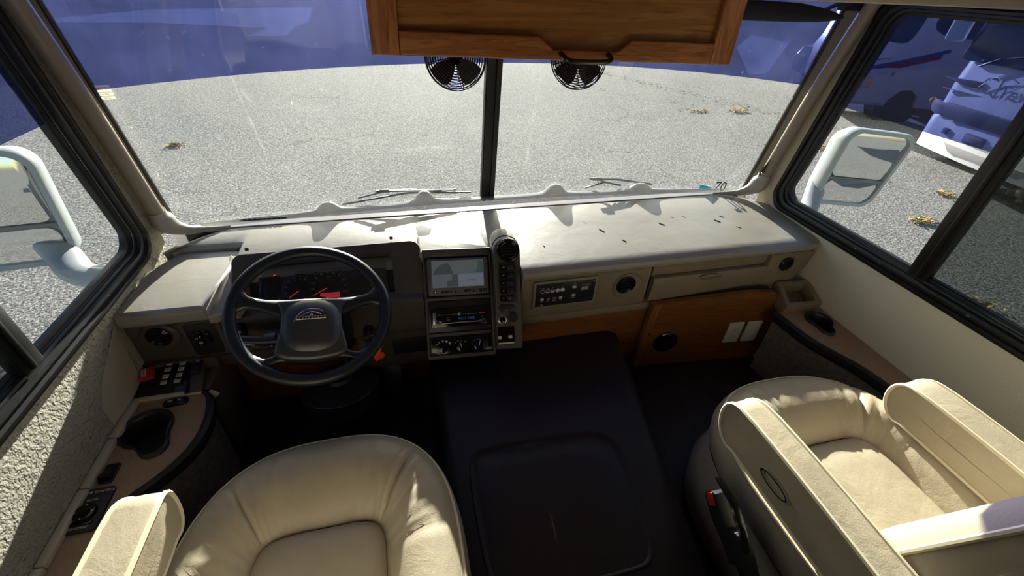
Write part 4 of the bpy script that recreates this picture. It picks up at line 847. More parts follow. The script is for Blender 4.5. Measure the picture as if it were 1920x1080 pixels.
# ================================================================== SEATS
def seat(name, lab, cx, yf, arms, blab, z0=.650, full=True):
    root = thing(name, lab, 'captain seat', (cx, .40, FZ)); hw = .278; yb = .10; nt = 144
    def outl(a, b2, yc, front, back, n=2.9):
        P = []
        for i in range(nt):
            t = 2*pi*i/nt; c, s = cos(t), sin(t)
            ex = 2/n if s > 0 else 2/6
            P.append((cx+a*math.copysign(abs(c)**ex, c), yc+(front if s > 0 else back)*math.copysign(abs(s)**ex, s)))
        return P
    yc = yf-.33
    O = outl(hw, 0, yc, yf-yc, yc-yb, 2.7); I = outl(.130, 0, yf-.36, .155, .22, 5.5)
    prof = [(0, 0), (.06, .016), (.16, .031), (.3, .040), (.45, .043), (.6, .039), (.75, .026), (.88, .006), (.96, -.010), (1, -.017)]
    b = BM(); rings = []
    for s_, hz in prof:
        r = []
        for i in range(nt):
            t = 2*pi*i/nt; x = O[i][0]*(1-s_)+I[i][0]*s_; y = O[i][1]*(1-s_)+I[i][1]*s_; z = z0+hz
            # mitred corner seams and gathered pleats in the front roll
            for ta, wd in ((R(47), .028), (R(133), .028), (R(8), .02), (R(172), .02)):
                z -= .014*math.exp(-((t-ta)/wd)**2)*sin(pi*min(1, s_*1.02))**.6*(1 if ta > R(20) and ta < R(160) else .45)
            if s > 0 if False else sin(t) > .25:
                z += (.0055*noise.noise(V((t*16, s_*1.3, cx*5)))+.003*noise.noise(V((t*38, s_*2, cx))))*s_*(1.1-s_)*4
            z += .003*noise.noise(V((x*14, y*14, 1)))
            r.append(V((x, y, z)))
        rings.append(r)
    loft(b, rings); obj('cushion_bolster', b, LEA, root, angle=70)
    b = BM(); cy = yf-.37; rings = []
    for k, hz in ((1.0, -.019), (.97, -.009), (.90, -.001), (.75, .006), (.5, .009), (.25, .010), (.04, .010)):
        rings.append([V((cx+(x-cx)*k, cy+(y-cy)*k, z0+hz+.002*noise.noise(V((x*k*12, y*k*12, 3))))) for x, y in I])
    loft(b, rings, True, False, True); tag(obj('seat_panel', b, LEA, root, angle=70), 'smooth sunken centre panel of the cushion')
    def piping(pts, name='piping', closed=True, r=.0042): b = BM(); tube(b, pts, r, 7, closed); return obj(name, b, PIP, root)
    piping([V((x, y, z0+.001)) for x, y in O])
    b = BM(); rings = []
    for k, z in ((1.0, z0-.001), (1.035, z0-.02), (1.05, z0-.05), (1.035, z0-.085), (1.0, z0-.105)):
        rings.append([V((cx+(x-cx)*k, (yf-.33)+(y-yf+.33)*k, z)) for x, y in O])
    loft(b, rings); obj('side_band', b, LEAB, root, angle=70)
    b = BM(); rings = []
    for k, z in (((1.01, z0-.10), (.93, z0-.135), (.90, z0-.22), (.88, FZ+.03)) if cx < 0 else ((1.02, z0-.10), (1.05, z0-.16), (1.09, z0-.22), (1.06, FZ+.03))):
        rings.append([V((cx+(x-cx)*(k+.012*noise.noise(V((x*9, y*9, z*8)))), (yf-.33)+(y-yf+.33)*(k-.02), z+.006*noise.noise(V((x*8, y*8, 0))))) for x, y in O])
    loft(b, rings); obj('skirt', b, LEAB, root, angle=70)
    b = BM(); lathe(b, Frame((cx, .40, FZ), (1, 0, 0), (0, 1, 0)), 0, 0, [(.17, 0), (.17, .03), (.09, .04), (.08, .28)], 24); obj('pedestal', b, BLK, root)
    # backrest : frame leaning back
    hb = .74; FBk = Frame((cx, .185, z0-.02), (1, 0, 0), (0, -.27, 1)); # n = u x v points -y -> use forward = -n
    def bsec(wd, crest, th, k=1):
        pts = [(-wd+.03, -th), (-wd-.004, -th*.8), (-wd-.012, -th*.4), (-wd-.006, -.005), (-wd, .022), (-wd+.020, .046+crest), (-wd+.055, .056+crest), (-wd+.095, .040+crest*.5), (-wd+.125, .018), (-wd+.14, .010), (-wd+.17, .016), (-.04, .024)]
        full_ = pts+[(-x, h) for x, h in pts[::-1]]
        return [(x*k, h) for x, h in full_]
    b = BM(); rings = []
    ws = [(0, 1, 0, .11), (.05, 1, .0, .12), (.2, 1.0, .004, .125), (.4, 1.0, .004, .12), (.55, .985, .0, .11), (.63, .95, -.004, .10), (.69, .87, -.012, .085), (.725, .72, -.024, .065), (.74, .5, -.035, .045)]
    for w_, k, cr, th in ws: rings.append([FBk(u, w_, -h+.003*noise.noise(V((u*10, w_*10, cx)))) for u, h in bsec(hw-.006, cr, th, k)])
    loft(b, rings, True, True, True); tag(obj('backrest', b, LEAB, root, angle=70), blab)
    for s_ in (-1, 1):
        P = [FBk(s_*(hw-.006)*k, w_, -.026-.0) for w_, k, cr, th in ws[:-1]]
        b = BM(); tube(b, smoothpts(P, 2), .0048, 7); obj('piping', b, PIP, root)
    for (xa, xb, za, zb, ya, yb2, sd_, al) in arms:
        ar = None; F = Frame(((xa+xb)/2, 0, 0), (0, 1, 0), (0, 0, 1)); n_ = 10; h = zb-za; w2 = (xb-xa)/2; r = h*.48
        # side profile, front end (large y) fully rounded
        prof_ = []
        for a in lin(-pi/2, pi/2, 12): prof_.append((ya-r+r*.95*cos(a), (za+zb)/2+(h/2)*sin(a)))
        prof_ += [(y, zb+.004*sin((ya-y)*9)) for y in lin(ya-r-.03, yb2, 6)]
        prof_ += [(y, za+.006) for y in lin(yb2, ya-r-.02, 5)]
        cyy, czz = (ya+yb2)/2, (za+zb)/2
        b = BM(); rings = []
        for sx_, k in ((-1, .0), (-1.0, .55), (-1.0, .80), (-.97, .93), (-.90, .985), (-.72, 1.0), (-.35, 1.012), (0, 1.016), (.35, 1.012), (.72, 1.0), (.90, .985), (.97, .93), (1.0, .80), (1.0, .55), (1, 0)):
            ring = []
            for y, z in prof_:
                dy, dz = y-cyy, z-czz; kk = k if k > 0 else .02
                if kk < 1: # shrink by constant inset rather than scale
                    ins = (1-kk)*h*.5; L_ = sqrt(dy*dy+dz*dz)+1e-6; ey = max(0, abs(dy)-ins)*math.copysign(1, dy); ez = dz*kk
                else: ey, ez = dy, dz*kk
                wr = .0028*noise.noise(V((y*34, z*6+sx_, cx*3)))+.0035*noise.noise(V((y*13+z*9, sx_*1.5, cx)))
                tt = max(0, min(1, (y-(ya-r*1.3))/(r*1.3))); pw_ = sqrt(max(.0, 1-.5*tt*tt))
                ring.append(F.o+V((sx_*w2*pw_+(wr*sx_*.6 if abs(sx_) > .9 else 0), cyy+ey, czz+ez+wr*(1 if dz > 0 else .3))))
            rings.append(ring)
        loft(b, rings, True, True, True); ar = tag(obj('armrest', b, LEA, root, angle=70), al)
        for sx_ in (-1, 1):
            pr_ = []
            for y, z in prof_:
                dy, dz = y-cyy, z-czz; tt = max(0, min(1, (y-(ya-r*1.3))/(r*1.3))); pr_.append(F.o+V((sx_*w2*.975*sqrt(max(0, 1-.5*tt*tt)), cyy+dy*.996, czz+dz*.965)))
            b = BM(); tube(b, pr_, .0046, 6, True); o = obj('piping', b, PIP, None); o.parent = ar; o.matrix_parent_inverse = Matrix.Translation(-wloc(ar))
    return root
DS = seat('driver_seat', 'cream leather captain seat behind the steering wheel with left armrest', -.600, .715, [(-.897, -.822, .745, .842, .548, .02, 0, 'padded cream armrest wrapped in leather')], 'padded cream backrest')
PS = seat('passenger_seat', 'cream leather captain seat at the right wall with two armrests and reclined back', .640, .663,
  [(.290, .352, .752, .872, .500, .06, 0, 'sunlit cream armrest nearest the engine cover'), (.822, .908, .690, .805, .505, .10, 0, 'cream armrest beside the right wall')], 'reclined backrest seen from its left side')
# recline button on the near armrest
FO = Frame((.2885, .316, .810), (0, -1, 0), (0, 0, 1))
b = BM(); ringprism(b, FO, circ(0, 0, .036, .014, 32), circ(0, 0, .032, .0105, 32), -.002, .005); rb = obj('recline_button', b, CHR, None); rb.parent = PS; rb.matrix_parent_inverse = Matrix.Translation(-wloc(PS)); tag(rb, 'chrome rimmed oval recline button')
b = BM(); prism(b, FO, circ(0, 0, .033, .0115, 32), -.002, .002, .001); o = obj('button_face', b, BLKG, None); o.parent = rb; o.matrix_parent_inverse = Matrix.Translation(-wloc(PS))
# seat belt receivers
for k, (p, d, lab) in enumerate((((.335, .355, .676), (0, -.62, -.38), 'black seat belt receiver with red button beside the passenger seat'), ((.335, .270, .664), (.02, -.55, -.40), 'second black belt receiver lower beside the passenger seat'))):
    t = thing('seat_belt_receiver', lab, 'seat belt receiver', p); F = Frame(V(p)+V((-.055, .045, -.03)), V(d), (0, -.4, .8))
    b = BM(); prism(b, F, [(0, -.017), (.005, -.024), (.06, -.026), (.105, -.015), (.15, -.012), (.15, .012), (.10, .015), (.055, .022), (.005, .022), (0, .017)], 0, .026, .004); hb_ = obj('housing', b, BLK, t)
    if k == 0: b = BM(); fbox(b, F, .002, .030, -.012, .012, .022, .0280, .001); tag(obj('release_button', b, RED, t), 'red release button')
b = BM(); tube(b, [(.262, .402, .700), (.262, .345, .695), (.262, .30, .665), (.268, .26, .61)], [.010, .011, .011, .009], 8, flat=.45); tag(obj('adjuster_lever', b, BLKG, PS), 'black adjuster lever on the left flank')

# ================================================================== OVERHEAD
cab = thing('overhead_cabinet', 'oak overhead cabinet with notched raised panel door above the windshield centre', 'cabinet', (.02, 1.1, 1.44))
FD = Frame((-.392, 1.0, 1.461), (.82, 0, -.016), (.0, .06, 1))
b = BM(); cz = .016
fbox(b, FD, .004, .818, .006, .62, -.28, -.020, .002); obj('carcass', b, OAK, cab)
panel_edge = [(.056, .036), (.350, .036), (.385, .012), (.520, .012), (.555, .036), (.772, .036)]
def pboard(name, pts, m, h0=-.020, h1=.0, bev=.003):
    b = BM(); prism(b, FD, pts, h0, h1, bev, 2); return obj(name, b, m, dr)
dr = bpy.data.objects.new('door', None); C.objects.link(dr); dr.parent = cab
b = BM(); prism(b, FD, [(.045, .02), (.35, .02), (.35, .006), (.56, .006), (.56, .02), (.78, .02), (.78, .59), (.045, .59)], -.020, -.016); 
bpy.data.objects.remove(dr)
obj('door_panel', b, OAKP, cab)
def dboard(name, pts, m):
    b = BM(); prism(b, FD, pts, -.020, .0, .004, 3); return obj(name, b, m, cab)
dboard('stile', [(0, -.004), (.055, -.004), (.055, .62), (0, .62)], OAKV)
dboard('stile', [(.772, -.004), (.828, -.004), (.828, .62), (.772, .62)], OAKV)
dboard('bottom_rail', [(.055, -.004), (.772, -.004), (.772, .040), (.560, .040), (.530, .016), (.378, .016), (.345, .040), (.055, .040)], OAK)
dboard('top_rail', [(.055, .57), (.772, .57), (.772, .62), (.055, .62)], OAK)
b = BM(); tube(b, smoothpts([FD(.395, .010, .0), FD(.395, .006, .020), FD(.400, -.002, .030), (FD(.45, -.004, .032)), FD(.500, -.002, .030), FD(.506, .006, .020), FD(.506, .010, .0)], 3), .0055, 10); obj('handle', b, mat('bronze_handle', (.05, .04, .03), .25, .6), cab)
def fan(x, lab):
    t = thing('fan', lab, 'fan', (x, 1.2, 1.425))
    F = Frame((x, 1.19, 1.425), (1, 0, 0), (0, .25, 1)); n_ = 40
    b = BM()
    for r, hh in ((.074, .0), (.074, .012), (.070, .020), (.064, .024), (.058, .026), (.052, .028), (.046, .0295), (.040, .0305), (.034, .031), (.028, .0315), (.022, .032)):
        tube(b, [F(r*cos(2*pi*i/n_), r*sin(2*pi*i/n_), hh) for i in range(n_)], .0013, 5, True)
        if r < .073: tube(b, [F(r*cos(2*pi*i/n_), r*sin(2*pi*i/n_), -hh*.8) for i in range(n_)], .0012, 5, True)
    for i in range(8):
        a = 2*pi*i/8+.2; tube(b, [F(r*cos(a), r*sin(a), hh) for r, hh in ((.015, .0325), (.04, .031), (.064, .025), (.074, .012), (.074, -.0), (.064, -.020), (.03, -.025))], .0013, 5)
    obj('guard', b, BLK, t, angle=80)
    b = BM(); lathe(b, F, 0, 0, [(.0165, -.04), (.0165, .012), (.012, .016), (.0005, .017)], 20); obj('hub', b, BLKG, t)
    for k in range(4):
        a = R(45+90*k); b = BM(); rings = []
        for r, wd in ((.013, .010), (.025, .018), (.045, .026), (.060, .026), (.066, .016)):
            rings.append([F(r*cos(a)-q*wd*sin(a), r*sin(a)+q*wd*cos(a), q*.008+h_) for q, h_ in ((-1, 0), (1, 0), (1, .0015), (-1, .0015))])
        loft(b, rings, True, True, True); obj('blade', b, BLK, t)
    b = BM(); tube(b, [F(0, 0, -.035), (x, 1.235, 1.44), (x, 1.24, 1.52)], .010, 10); box(b, (x-.03, 1.21, 1.50), (x+.03, 1.275, 1.53), .004) if False else None; obj('bracket', b, BLK, t)
fan(-.203, 'small black wire cage fan left of the windshield centre post'); fan(.120, 'small black wire cage fan right of the windshield centre post')
# sun visor
b = BM(); rings = []
for x, h, zc in ((.20, .026, 1.545), (.60, .026, 1.542), (.80, .024, 1.540), (.88, .019, 1.536), (.94, .011, 1.533), (.968, .003, 1.531)):
    rings.append([V((x, 1.25+.012*cos(q), zc+h*sin(q))) for q in [2*pi*k/14 for k in range(14)]])
loft(b, rings, True, True, True); vz = obj('sun_visor', b, mat('dark_visor', (.014, .013, .013), .6)); tag(vz, 'black padded sun visor tapering to the right windshield pillar', 'sun visor')
b = BM(); tube(b, [(.90, 1.26, 1.545), (.98, 1.30, 1.56), (1.08, 1.33, 1.565)], .006, 8); box(b, (1.04, 1.32, 1.545), (1.12, 1.35, 1.575), .004); tag(obj('visor_bracket', b, BLK), 'dark visor bracket at the top of the right pillar', 'bracket')

# ================================================================== ON AND OUTSIDE THE GLASS
def gframe(x, z, dx=0): # frame on windshield inner face
    o = V((x, wy(x, z)-.005, z)); u = V((.1, wy(x+.1, z)-wy(x, z), 0)); v = V((0, -.02, .1)); return Frame(o, u, v)
F = gframe(-1.112, 1.296); t = thing('service_sticker', 'small white printed service sticker at the left edge of the windshield under the blue film', 'sticker', tuple(F.o))
for v0, v1 in ((.004, .022), (-.006, .002), (-.016, -.008)): b = BM(); fbox(b, F, -.020, .022, v0, v1, 0, .0006); obj('label', b, PAPT, t, False)
b = BM(); text(b, F, 'NEXT', -.014, .018, .0045, .0007); text(b, F, 'SERVICE', -.011, .013, .0045, .0007); text(b, F, 'DUE', -.015, .008, .0045, .0007); text(b, F, '02 19 2024', .001, -.002, .005, .0007); text(b, F, '104 812', .004, -.012, .005, .0007); stuff(obj('print', b, PRINT, t))
b = BM(); text(b, F, 'AUTO', .004, .0145, .0062, .0007); obj('red_word', b, RED, t); b = BM(); text(b, F, 'MAX', .0165, .0145, .0062, .0007); obj('blue_word', b, BLU, t)
F = gframe(.985, .872); b = BM(); text(b, F, '70', .026, -.010, .072, 0, sx=.8); t = obj('window_number', b, PRINT); tag(t, 'black stick-on number 70 at the lower right of the windshield', 'sticker')
b = BM(); prism(b, F, [(-.075, -.022), (-.014, -.020), (-.014, -.010), (-.070, .002)], 0, .0006); tag(obj('sticker', b, CYAN), 'cyan sticker at the lower right of the windshield left of the number', 'sticker')
def wiper(x0, x1, lab, fx):
    t = thing('wiper', lab, 'windshield wiper', (x0, wy(x0, .86)+.03, .86)); P = lambda x, z, o=.02: V((x, wy(x, z)+o, z))
    b = BM(); tube(b, [P(x0, .858), P((x0+x1)/2, .884), P(x1, .866)], .004, 6); obj('blade', b, BLK, t)
    b = BM(); tube(b, [P(x0+.06, .874, .03), P(fx, .892, .035), P(x1-.06, .878, .03)], .0035, 6); tube(b, [P(fx-.03, .893, .04), P(fx+.10, .885, .045), P(fx+.28, .85, .06)], .005, 6); obj('arm', b, BLK, t)
    b = BM(); c_ = P(fx, .893, .038); box(b, c_-V((.018, .006, .006)), c_+V((.018, .006, .006)), .002); obj('clamp', b, BLK, t)
wiper(-.60, -.10, 'black windshield wiper lying along the left pane', -.44); wiper(.40, .56, 'black windshield wiper lying along the right pane', .45)
# door mirrors
def mirror(sx, P, lab):
    t = thing('side_mirror', lab, 'side mirror', P['foot']); F = Frame(P['o'], P['u'], P['v']); w_, h_ = P['w'], P['h']
    oo = rrect(-w_/2, w_/2, -h_/2, h_/2, .055, 8); taper = lambda q, k=1, d=0: [((x*(1+.12*y/h_))*k+d*y, y*k) for x, y in q]
    sh = P.get('sh', 0); q0 = taper(oo, 1, sh); 
    b = BM(); loft(b, [[F(u, v, h) for u, v in pp] for pp, h in ((taper(oo, .45, sh), -.13), (taper(oo, .8, sh), -.11), (taper(oo, .96, sh), -.06), (q0, -.01), (taper(oo, .985, sh), 0), (taper(oo, .90, sh), -.002), (taper(oo, .88, sh), -.02))], True, True, True); obj('housing', b, mat('mirror_white', (.42, .48, .49), .25), t, angle=60)
    inn = rrect(-w_/2*.88, w_/2*.88, -h_/2*.22, h_/2*.90, .035, 8); b = BM(); prism(b, F, taper(inn, 1, sh), -.019, -.008, .002); obj('main_glass', b, MIR, t)
    inn = rrect(-w_/2*.84, w_/2*.84, -h_/2*.90, -h_/2*.32, .03, 8); b = BM(); loft(b, [[F(u, v, h) for u, v in taper([((x)*k, (y+h_*.305)*k-h_*.305) for x, y in inn], 1, sh)] for k, h in ((1, -.016), (1, -.009), (.6, -.006), (.1, -.005))], True, True, True); tag(obj('wide_glass', b, MIR, t), 'convex lower mirror')
    b = BM(); fbox(b, F, -w_*.44, w_*.44, -h_*.155, -h_*.115, -.018, -.002, .004); obj('divider', b, mat('mirror_grey', (.16, .18, .18), .35), t)
    b = BM(); tube(b, smoothpts(P['arm'], 2), P.get('ar', .03), 12, flat=.6); obj('arm', b, mat('mirror_arm', (.38, .42, .44), .3), t)
mirror(1, dict(foot=(1.2, 1.27, .86), o=(1.525, 1.36, .985), u=(1, -.10, -.10), v=(-.10, .0, 1), w=.315, h=.325, sh=.02, arm=[(1.19, 1.29, .845), (1.27, 1.31, .835), (1.34, 1.37, .86), (1.42, 1.45, .92)], ar=.036), 'white right door mirror with main and convex glass outside the passenger window')
mirror(-1, dict(foot=(-1.2, 1.24, .87), o=(-1.485, 1.355, 1.01), u=(1, .16, -.02), v=(-.06, .0, 1), w=.335, h=.345, sh=.0, arm=[(-1.19, 1.23, .865), (-1.28, 1.26, .855), (-1.36, 1.36, .87), (-1.44, 1.44, .93)], ar=.042), 'white left door mirror with main and convex glass outside the driver window')

# ---------------------------------------------------------------- ground
b = BM(); bmesh.ops.create_grid(b, x_segments=2, y_segments=2, size=150); 
for v in b.verts: v.co.z = GZ
struct(obj('ground', b, ASP, smooth=False), 'sunlit worn grey asphalt yard')
def litter(x, y, n, sp, lab):
    b = BM(); rnd = random.Random(int(x*100))
    for i in range(n):
        cx, cy = x+rnd.gauss(0, sp), y+rnd.gauss(0, sp*.5); a = rnd.random()*pi; L_ = rnd.uniform(.02, .06); w_ = L_*.3; z = GZ+.004+rnd.random()*.03
        d = V((cos(a), sin(a), rnd.uniform(-.3, .3))); e = V((-sin(a), cos(a), rnd.uniform(-.4, .4))); c = V((cx, cy, z))
        vs_ = [b.verts.new(c+d*L_), b.verts.new(c+e*w_), b.verts.new(c-d*L_), b.verts.new(c-e*w_+V((0, 0, .006)))]; b.faces.new(vs_)
    o = obj('leaf_litter', b, DRY, None, False); o['kind'] = 'stuff'; tag(o, lab, 'dry leaves')
litter(-3.58, 7.3, 60, .05, 'small pale clump of dry debris on the asphalt ahead left')
litter(6.84, 8.4, 110, .13, 'dry leaf clump on the asphalt beyond the right windshield pane'); litter(5.9, 8.5, 60, .12, 'sparse dry leaves left of the larger clump')
litter(6.8, 5.95, 170, .16, 'dry leaf clump seen left of the right door mirror'); litter(7.6, 6.4, 120, .2, 'dry leaves near the white motorhome shadow')
litter(5.73, 3.41, 90, .08, 'dry leaf clump below the right door mirror'); litter(6.9, 4.03, 60, .08, 'thin dry leaves right of the door mirror'); litter(4.35, 1.95, 260, .12, 'large golden leaf clump seen through the sliding pane')
b = BM(); rnd = random.Random(5)
for i in range(330):
    q = rnd.random(); x = 5.2+2.9*q+rnd.gauss(0, .12); y = 13.6-6.6*q+rnd.gauss(0, .2); a = rnd.random()*pi; L_ = rnd.uniform(.02, .055)
    c = V((x, y, GZ+.005+rnd.random()*.015)); d = V((cos(a), sin(a), rnd.uniform(-.2, .2))); e = V((-sin(a), cos(a), .2)); b.faces.new([b.verts.new(c+d*L_), b.verts.new(c+e*L_*.3), b.verts.new(c-d*L_), b.verts.new(c-e*L_*.3)])
o = obj('leaf_litter', b, DRY, None, False); o['kind'] = 'stuff'; tag(o, 'thin diagonal line of scattered dry leaves beyond the right pane', 'dry leaves')

# ---------------------------------------------------------------- white motorhome at the right (front seen)
def mh_front():
    t = thing('motorhome', 'white motorhome nose facing the cab outside the right window with dark script lettering', 'motorhome', (7.8, 4.0, GZ))
    G = Frame((7.67, 5.07, -.35), (-.21, -.978, 0), (0, 0, 1)); W_ = 2.35; u0 = -.30
    def prof(v):  # horizontal cross-section at height v : list (u, h)
        lean = -.02 if v < .9 else -.02-(v-.9)*.16
        bul = .075 if v < .45 else .04
        pts = []
        for i in range(13):
            a = pi-(pi/2)*i/12; pts.append((u0+.30+.30*cos(a)-bul*.3, lean+bul-.28+.28*sin(a)))
        for i in range(1, 8): k = i/8; pts.append((u0+.30-bul*.3+(W_-.60+bul*.6)*k, lean+bul+.05*sin(pi*k)))
        for i in range(13):
            a = pi/2-(pi/2)*i/12; pts.append((u0+W_-.30+.30*cos(a)+bul*.3, lean+bul-.28+.28*sin(a)))
        pts += [(u0+W_, -7.5), (u0, -7.5)]
        return pts
    b = BM(); vs_ = [0, .03, .12, .2, .42, .48, .6, .9, 1.15, 1.6, 2.2, 2.55, 2.7]
    loft(b, [[G(u, v, h) for u, h in prof(v)] for v in vs_], True, True, True); obj('body', b, WPA, t, angle=40)
    def lay(name, pts, off, m, lab=None, thick=.012, bev=.003):
        b = BM(); prism(b, Frame(G(0, 0, off), G.u, G.v), pts, -.03, thick, bev); o = obj(name, b, m, t)
        return tag(o, lab) if lab else o
    # windshield follows the leaning nose
    b = BM(); Gw = Frame(G(0, 1.20, .035), G.u, G.v*1-G.n*.16)
    prism(b, Gw, rrect(-.24, 1.92, 0, 1.05, .10), -.05, .025, .006); obj('windshield', b, DGL, t)
    b = BM(); tube(b, [Gw(.10, .02, .03), Gw(.45, .10, .035), Gw(.95, .20, .035)], .010, 6); tube(b, [Gw(.12, -.05, .03), Gw(.35, .08, .04)], .014, 6); obj('wiper', b, BLK, t)
    lay('grille_slot', [(-.30, .955), (.28, .99), (.30, .905), (.10, .90)], .055, GRY)
    lay('seam', [(-.25, .82), (1.9, .84), (1.9, .832), (-.25, .812)], .048, GRY, None, .006, .001)
    b = BM(); Gt = Frame(G(0, 0, .075), G.u, G.v); text(b, Gt, 'Ch', .50, .955, .30, 0, sx=1.15); text(b, Gt, 'ev', .86, .93, .24, 0, sx=1.1); tube(b, [Gt(.30, .93, 0), Gt(.42, 1.06, 0), Gt(.62, 1.12, 0), Gt(.78, 1.06, 0)], .006, 5); stuff(obj('script_lettering', b, GRY, t))
    lay('bumper_grille', [(-.02, .62), (.0, .66), (1.75, .66), (1.78, .62), (1.66, .47), (.10, .47)], .10, mat('grille_dark', (.10, .11, .14), .5), 'dark wide lower grille')
    hl = lay('headlight', [(-.22, .50), (-.26, .60), (-.22, .66), (.0, .63), (.04, .58), (.02, .49), (-.1, .47)], .06, LENS)
    b = BM(); bmesh.ops.create_uvsphere(b, u_segments=12, v_segments=8, radius=.05, matrix=Matrix.Translation(G(-.385, .60, -.05))); tag(obj('marker_lamp', b, AMB, t), 'amber corner lamp')
    lay('tow_hook', rrect(.18, .27, .27, .35, .01), .09, GRY); lay('licence_frame', rrect(.55, .88, .25, .38, .03), .10, GRY); lay('licence_plate', rrect(.585, .845, .275, .355, .01), .115, SIL)
    lay('bumper_cut', [(.33, .17), (1.6, .17), (1.5, .07), (.46, .07)], .10, SIL, 'grey recess along the bottom of the bumper')
    # mirror ear
    b = BM(); box(b, (-.05, -.13, -.22), (.06, .12, .24), .04, 3, Matrix.Translation(G(-.46, 1.62, .10))); obj('mirror', b, WPA, t)
    for u in (u0+.05, u0+W_-.3):
        b = BM(); Fw = Frame(G(u, -.05, -1.2), G.n, G.v); lathe(b, Fw, 0, 0, [(.42, -.12), (.42, .12), (.22, .13), (.001, .10)], 24); obj('wheel', b, TIRE, t)
mh_front()
# second motorhome behind it, side toward the cab
def mh_side():
    t = thing('motorhome', 'silver beige motorhome with navy and maroon swoosh parked behind the white one', 'motorhome', (11, 7, GZ))
    A = Frame((8.9, 7.8, -.35), (.9, -.43, 0), (0, 0, 1))
    b = BM(); rings = []
    MW = 1.9
    side = [(-.28, .0), (-.34, .4), (-.36, .9), (-.26, 1.1), (-.02, 2.2), (.15, 2.7), (8, 2.7), (8, .0), (1.30, .0), (1.26, .22), (1.10, .33), (.92, .30), (.78, .12), (.74, .0)]
    prism(b, A, side, -MW, 0, .03, 2); obj('body', b, SIL, t, angle=30)
    def lay(name, pts, m, th=.010, lab=None):
        b = BM(); prism(b, A, pts, -.01, th, .0015); o = obj(name, b, m, t); return tag(o, lab) if lab else o
    b = BM(); lathe(b, Frame(A(1.02, -.0, -.20), A.u, A.v), 0, 0, [(.36, -.2), (.36, .06), (.2, .08), (.001, .05)], 28); obj('wheel', b, TIRE, t)
    b = BM(); Fa = Frame(A(1.02, -.02, -.02), A.u, A.v); prism(b, Fa, circ(0, 0, .40, .40, 30), -.5, -.05); obj('wheel_well', b, BLK, t)
    lay('side_window', sm2([(-.05, 1.22), (.50, 1.12), (.66, 1.20), (.74, 1.8), (.02, 1.8)], 2), DGL, .010, 'blue grey cab side window'); lay('side_window', sm2([(.86, 1.30), (2.2, 1.25), (2.2, 1.85), (.98, 1.85)], 2), DGL)
    lay('swoosh', [(-.30, .72), (.2, .74), (.6, .84), (1.4, 1.10), (1.4, 1.04), (.65, .75), (.2, .66), (-.32, .62)], NVP, .010, 'navy swoosh stripe'); lay('swoosh', [(.25, .70), (.62, .80), (1.3, 1.00), (1.3, .92), (.7, .72)], MAR, .011, 'maroon swoosh stripe'); lay('swoosh', [(-.32, .80), (.1, .80), (.45, .88), (.1, .84), (-.32, .84)], MAR, .011)
    lay('door_line', [(-.005, .0), (.005, .0), (.03, .9), (.02, 1.2), (.01, 1.2)], GRY, .004)
    lay('lamp_cluster', rrect(.0-.10, .30, .30, .52, .02), GRY); lay('clear_lamp', rrect(-.06, .06, .36, .46, .02), LENS, .016); lay('clear_lamp', rrect(.10, .19, .38, .47, .02), LENS, .016); lay('amber_lamp', rrect(.21, .29, .34, .50, .02), AMB, .016)
    lay('lower_skirt', [(-.30, .0), (.74, .0), (.70, .05), (-.30, .06)], GRY)
    b = BM(); bmesh.ops.create_uvsphere(b, u_segments=10, v_segments=6, radius=.04, matrix=Matrix.Translation(A(.62, .60, 0))); obj('fuel_cap', b, GRY, t)
mh_side()
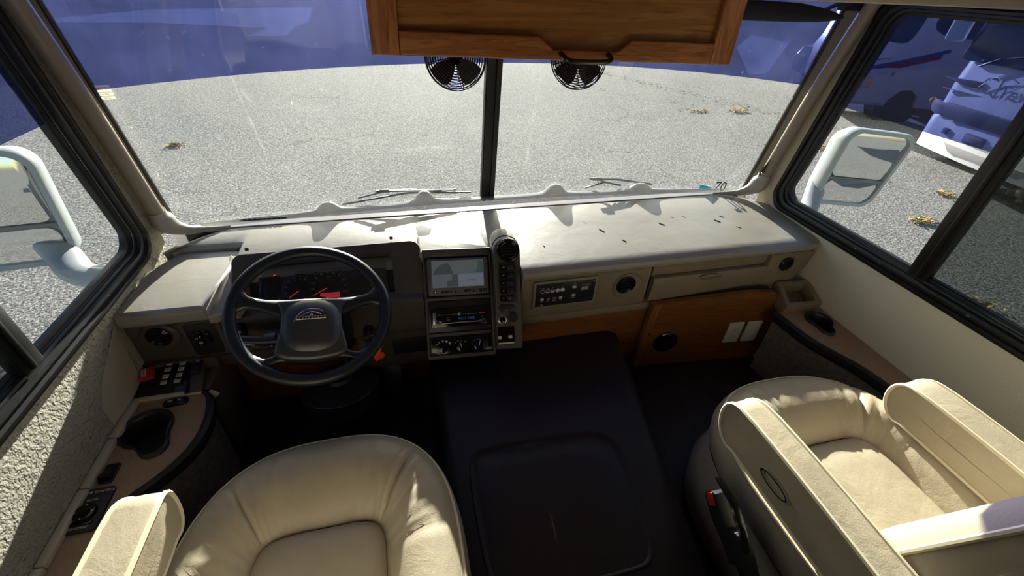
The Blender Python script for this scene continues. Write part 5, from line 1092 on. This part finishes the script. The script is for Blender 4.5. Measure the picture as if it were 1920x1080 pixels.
# far vehicles seen past the right pillar
def far_car(o, L_, h, lab, nm, stripe=False):
    t = thing(nm, lab, 'vehicle', o); F = Frame(o, (.16, -.98, 0), (0, 0, 1))   # face toward -x
    b = BM(); W_ = 1.7
    rings = []
    for hh, z0, z1 in ((.0, .25, h*.45), (-.12, .20, h*.55), (-.9, .18, h*.60), (-1.25, .18, h*.95), (-1.6, .18, h), (-4.2, .18, h*.97), (-4.6, .25, h*.6)):
        rings.append([F(u, v, hh) for u, v in rrect(-W_/2, W_/2, z0, z1, .14, 4)])
    loft(b, rings, True, True, True); obj('body', b, WPA, t, angle=40)
    b = BM(); Fw = Frame(F(0, h*.62, -.92), F.u, V((0, 0, 1))*h*.35-F.n*.33); prism(b, Fw, rrect(-W_/2+.1, W_/2-.1, 0, h*.36, .05), .0, .03, .004); obj('windshield', b, DGL, t)
    b = BM(); fbox(b, Frame(F(0, 0, 0), -F.n, (0, 0, 1)), 1.3, 3.6, h*.62, h*.88, W_/2-.02, W_/2+.01, .004) ; fbox(b, Frame(F(0, 0, 0), -F.n, (0, 0, 1)), 1.3, 3.6, h*.62, h*.88, -W_/2-.01, -W_/2+.02, .004); obj('side_glass', b, DGL, t)
    for u in (-.62, .62): b = BM(); fbox(b, F, u-.16, u+.16, h*.34, h*.40, -.02, .012, .01); obj('headlight', b, LENS, t)
    if stripe: b = BM(); fbox(b, F, -W_/2, W_/2, h*.50, h*.53, -.10, .02, .004); fbox(b, Frame(F(0, 0, 0), -F.n, (0, 0, 1)), .0, 4.4, h*.46, h*.50, -W_/2-.01, W_/2+.01, .004); obj('stripe', b, MAR, t)
    for u in (-.75, .75):
        for hh in (-.8, -3.6): b = BM(); lathe(b, Frame(F(u, .32, hh), F.n, (0, 0, 1)), 0, 0, [(.32, -.10), (.32, .10), (.18, .11), (.001, .1)], 18); obj('wheel', b, TIRE, t)
far_car((11.3, 11.1, GZ), 4.5, 1.6, 'white car with dark glass parked past the right windshield pillar, nearest of the row', 'parked_car')
far_car((15.2, 14.3, GZ), 4.5, 1.7, 'white car with a maroon stripe behind the nearest parked car', 'parked_car', True)
far_car((20.5, 18.6, GZ), 5, 1.8, 'pale car farthest along the parked row', 'parked_car')
# pale slabs far ahead added as patches of light, brightness put into their colour
def patch(pts, lab): b = BM(); prism(b, Frame((0, 0, GZ), (1, 0, 0), (0, 1, 0)), pts, .0, .006); tag(obj('light_patch', b, LPAT, None, False), lab, 'light patch')
patch([(-12, 29.5), (-4.9, 34), (-4.0, 25.4), (-4.3, 22.8), (-4.1, 19.9), (-5.4, 19.7), (-5.2, 22.3), (-9.6, 23.4), (-14, 22.6)], 'pale angular patch of painted light far ahead on the left')
patch([(10.2, 12.4), (11.0, 12.6), (18.8, 20.5), (19.0, 23.5), (14.5, 18.8)], 'pale strip of painted light beyond the right pane')
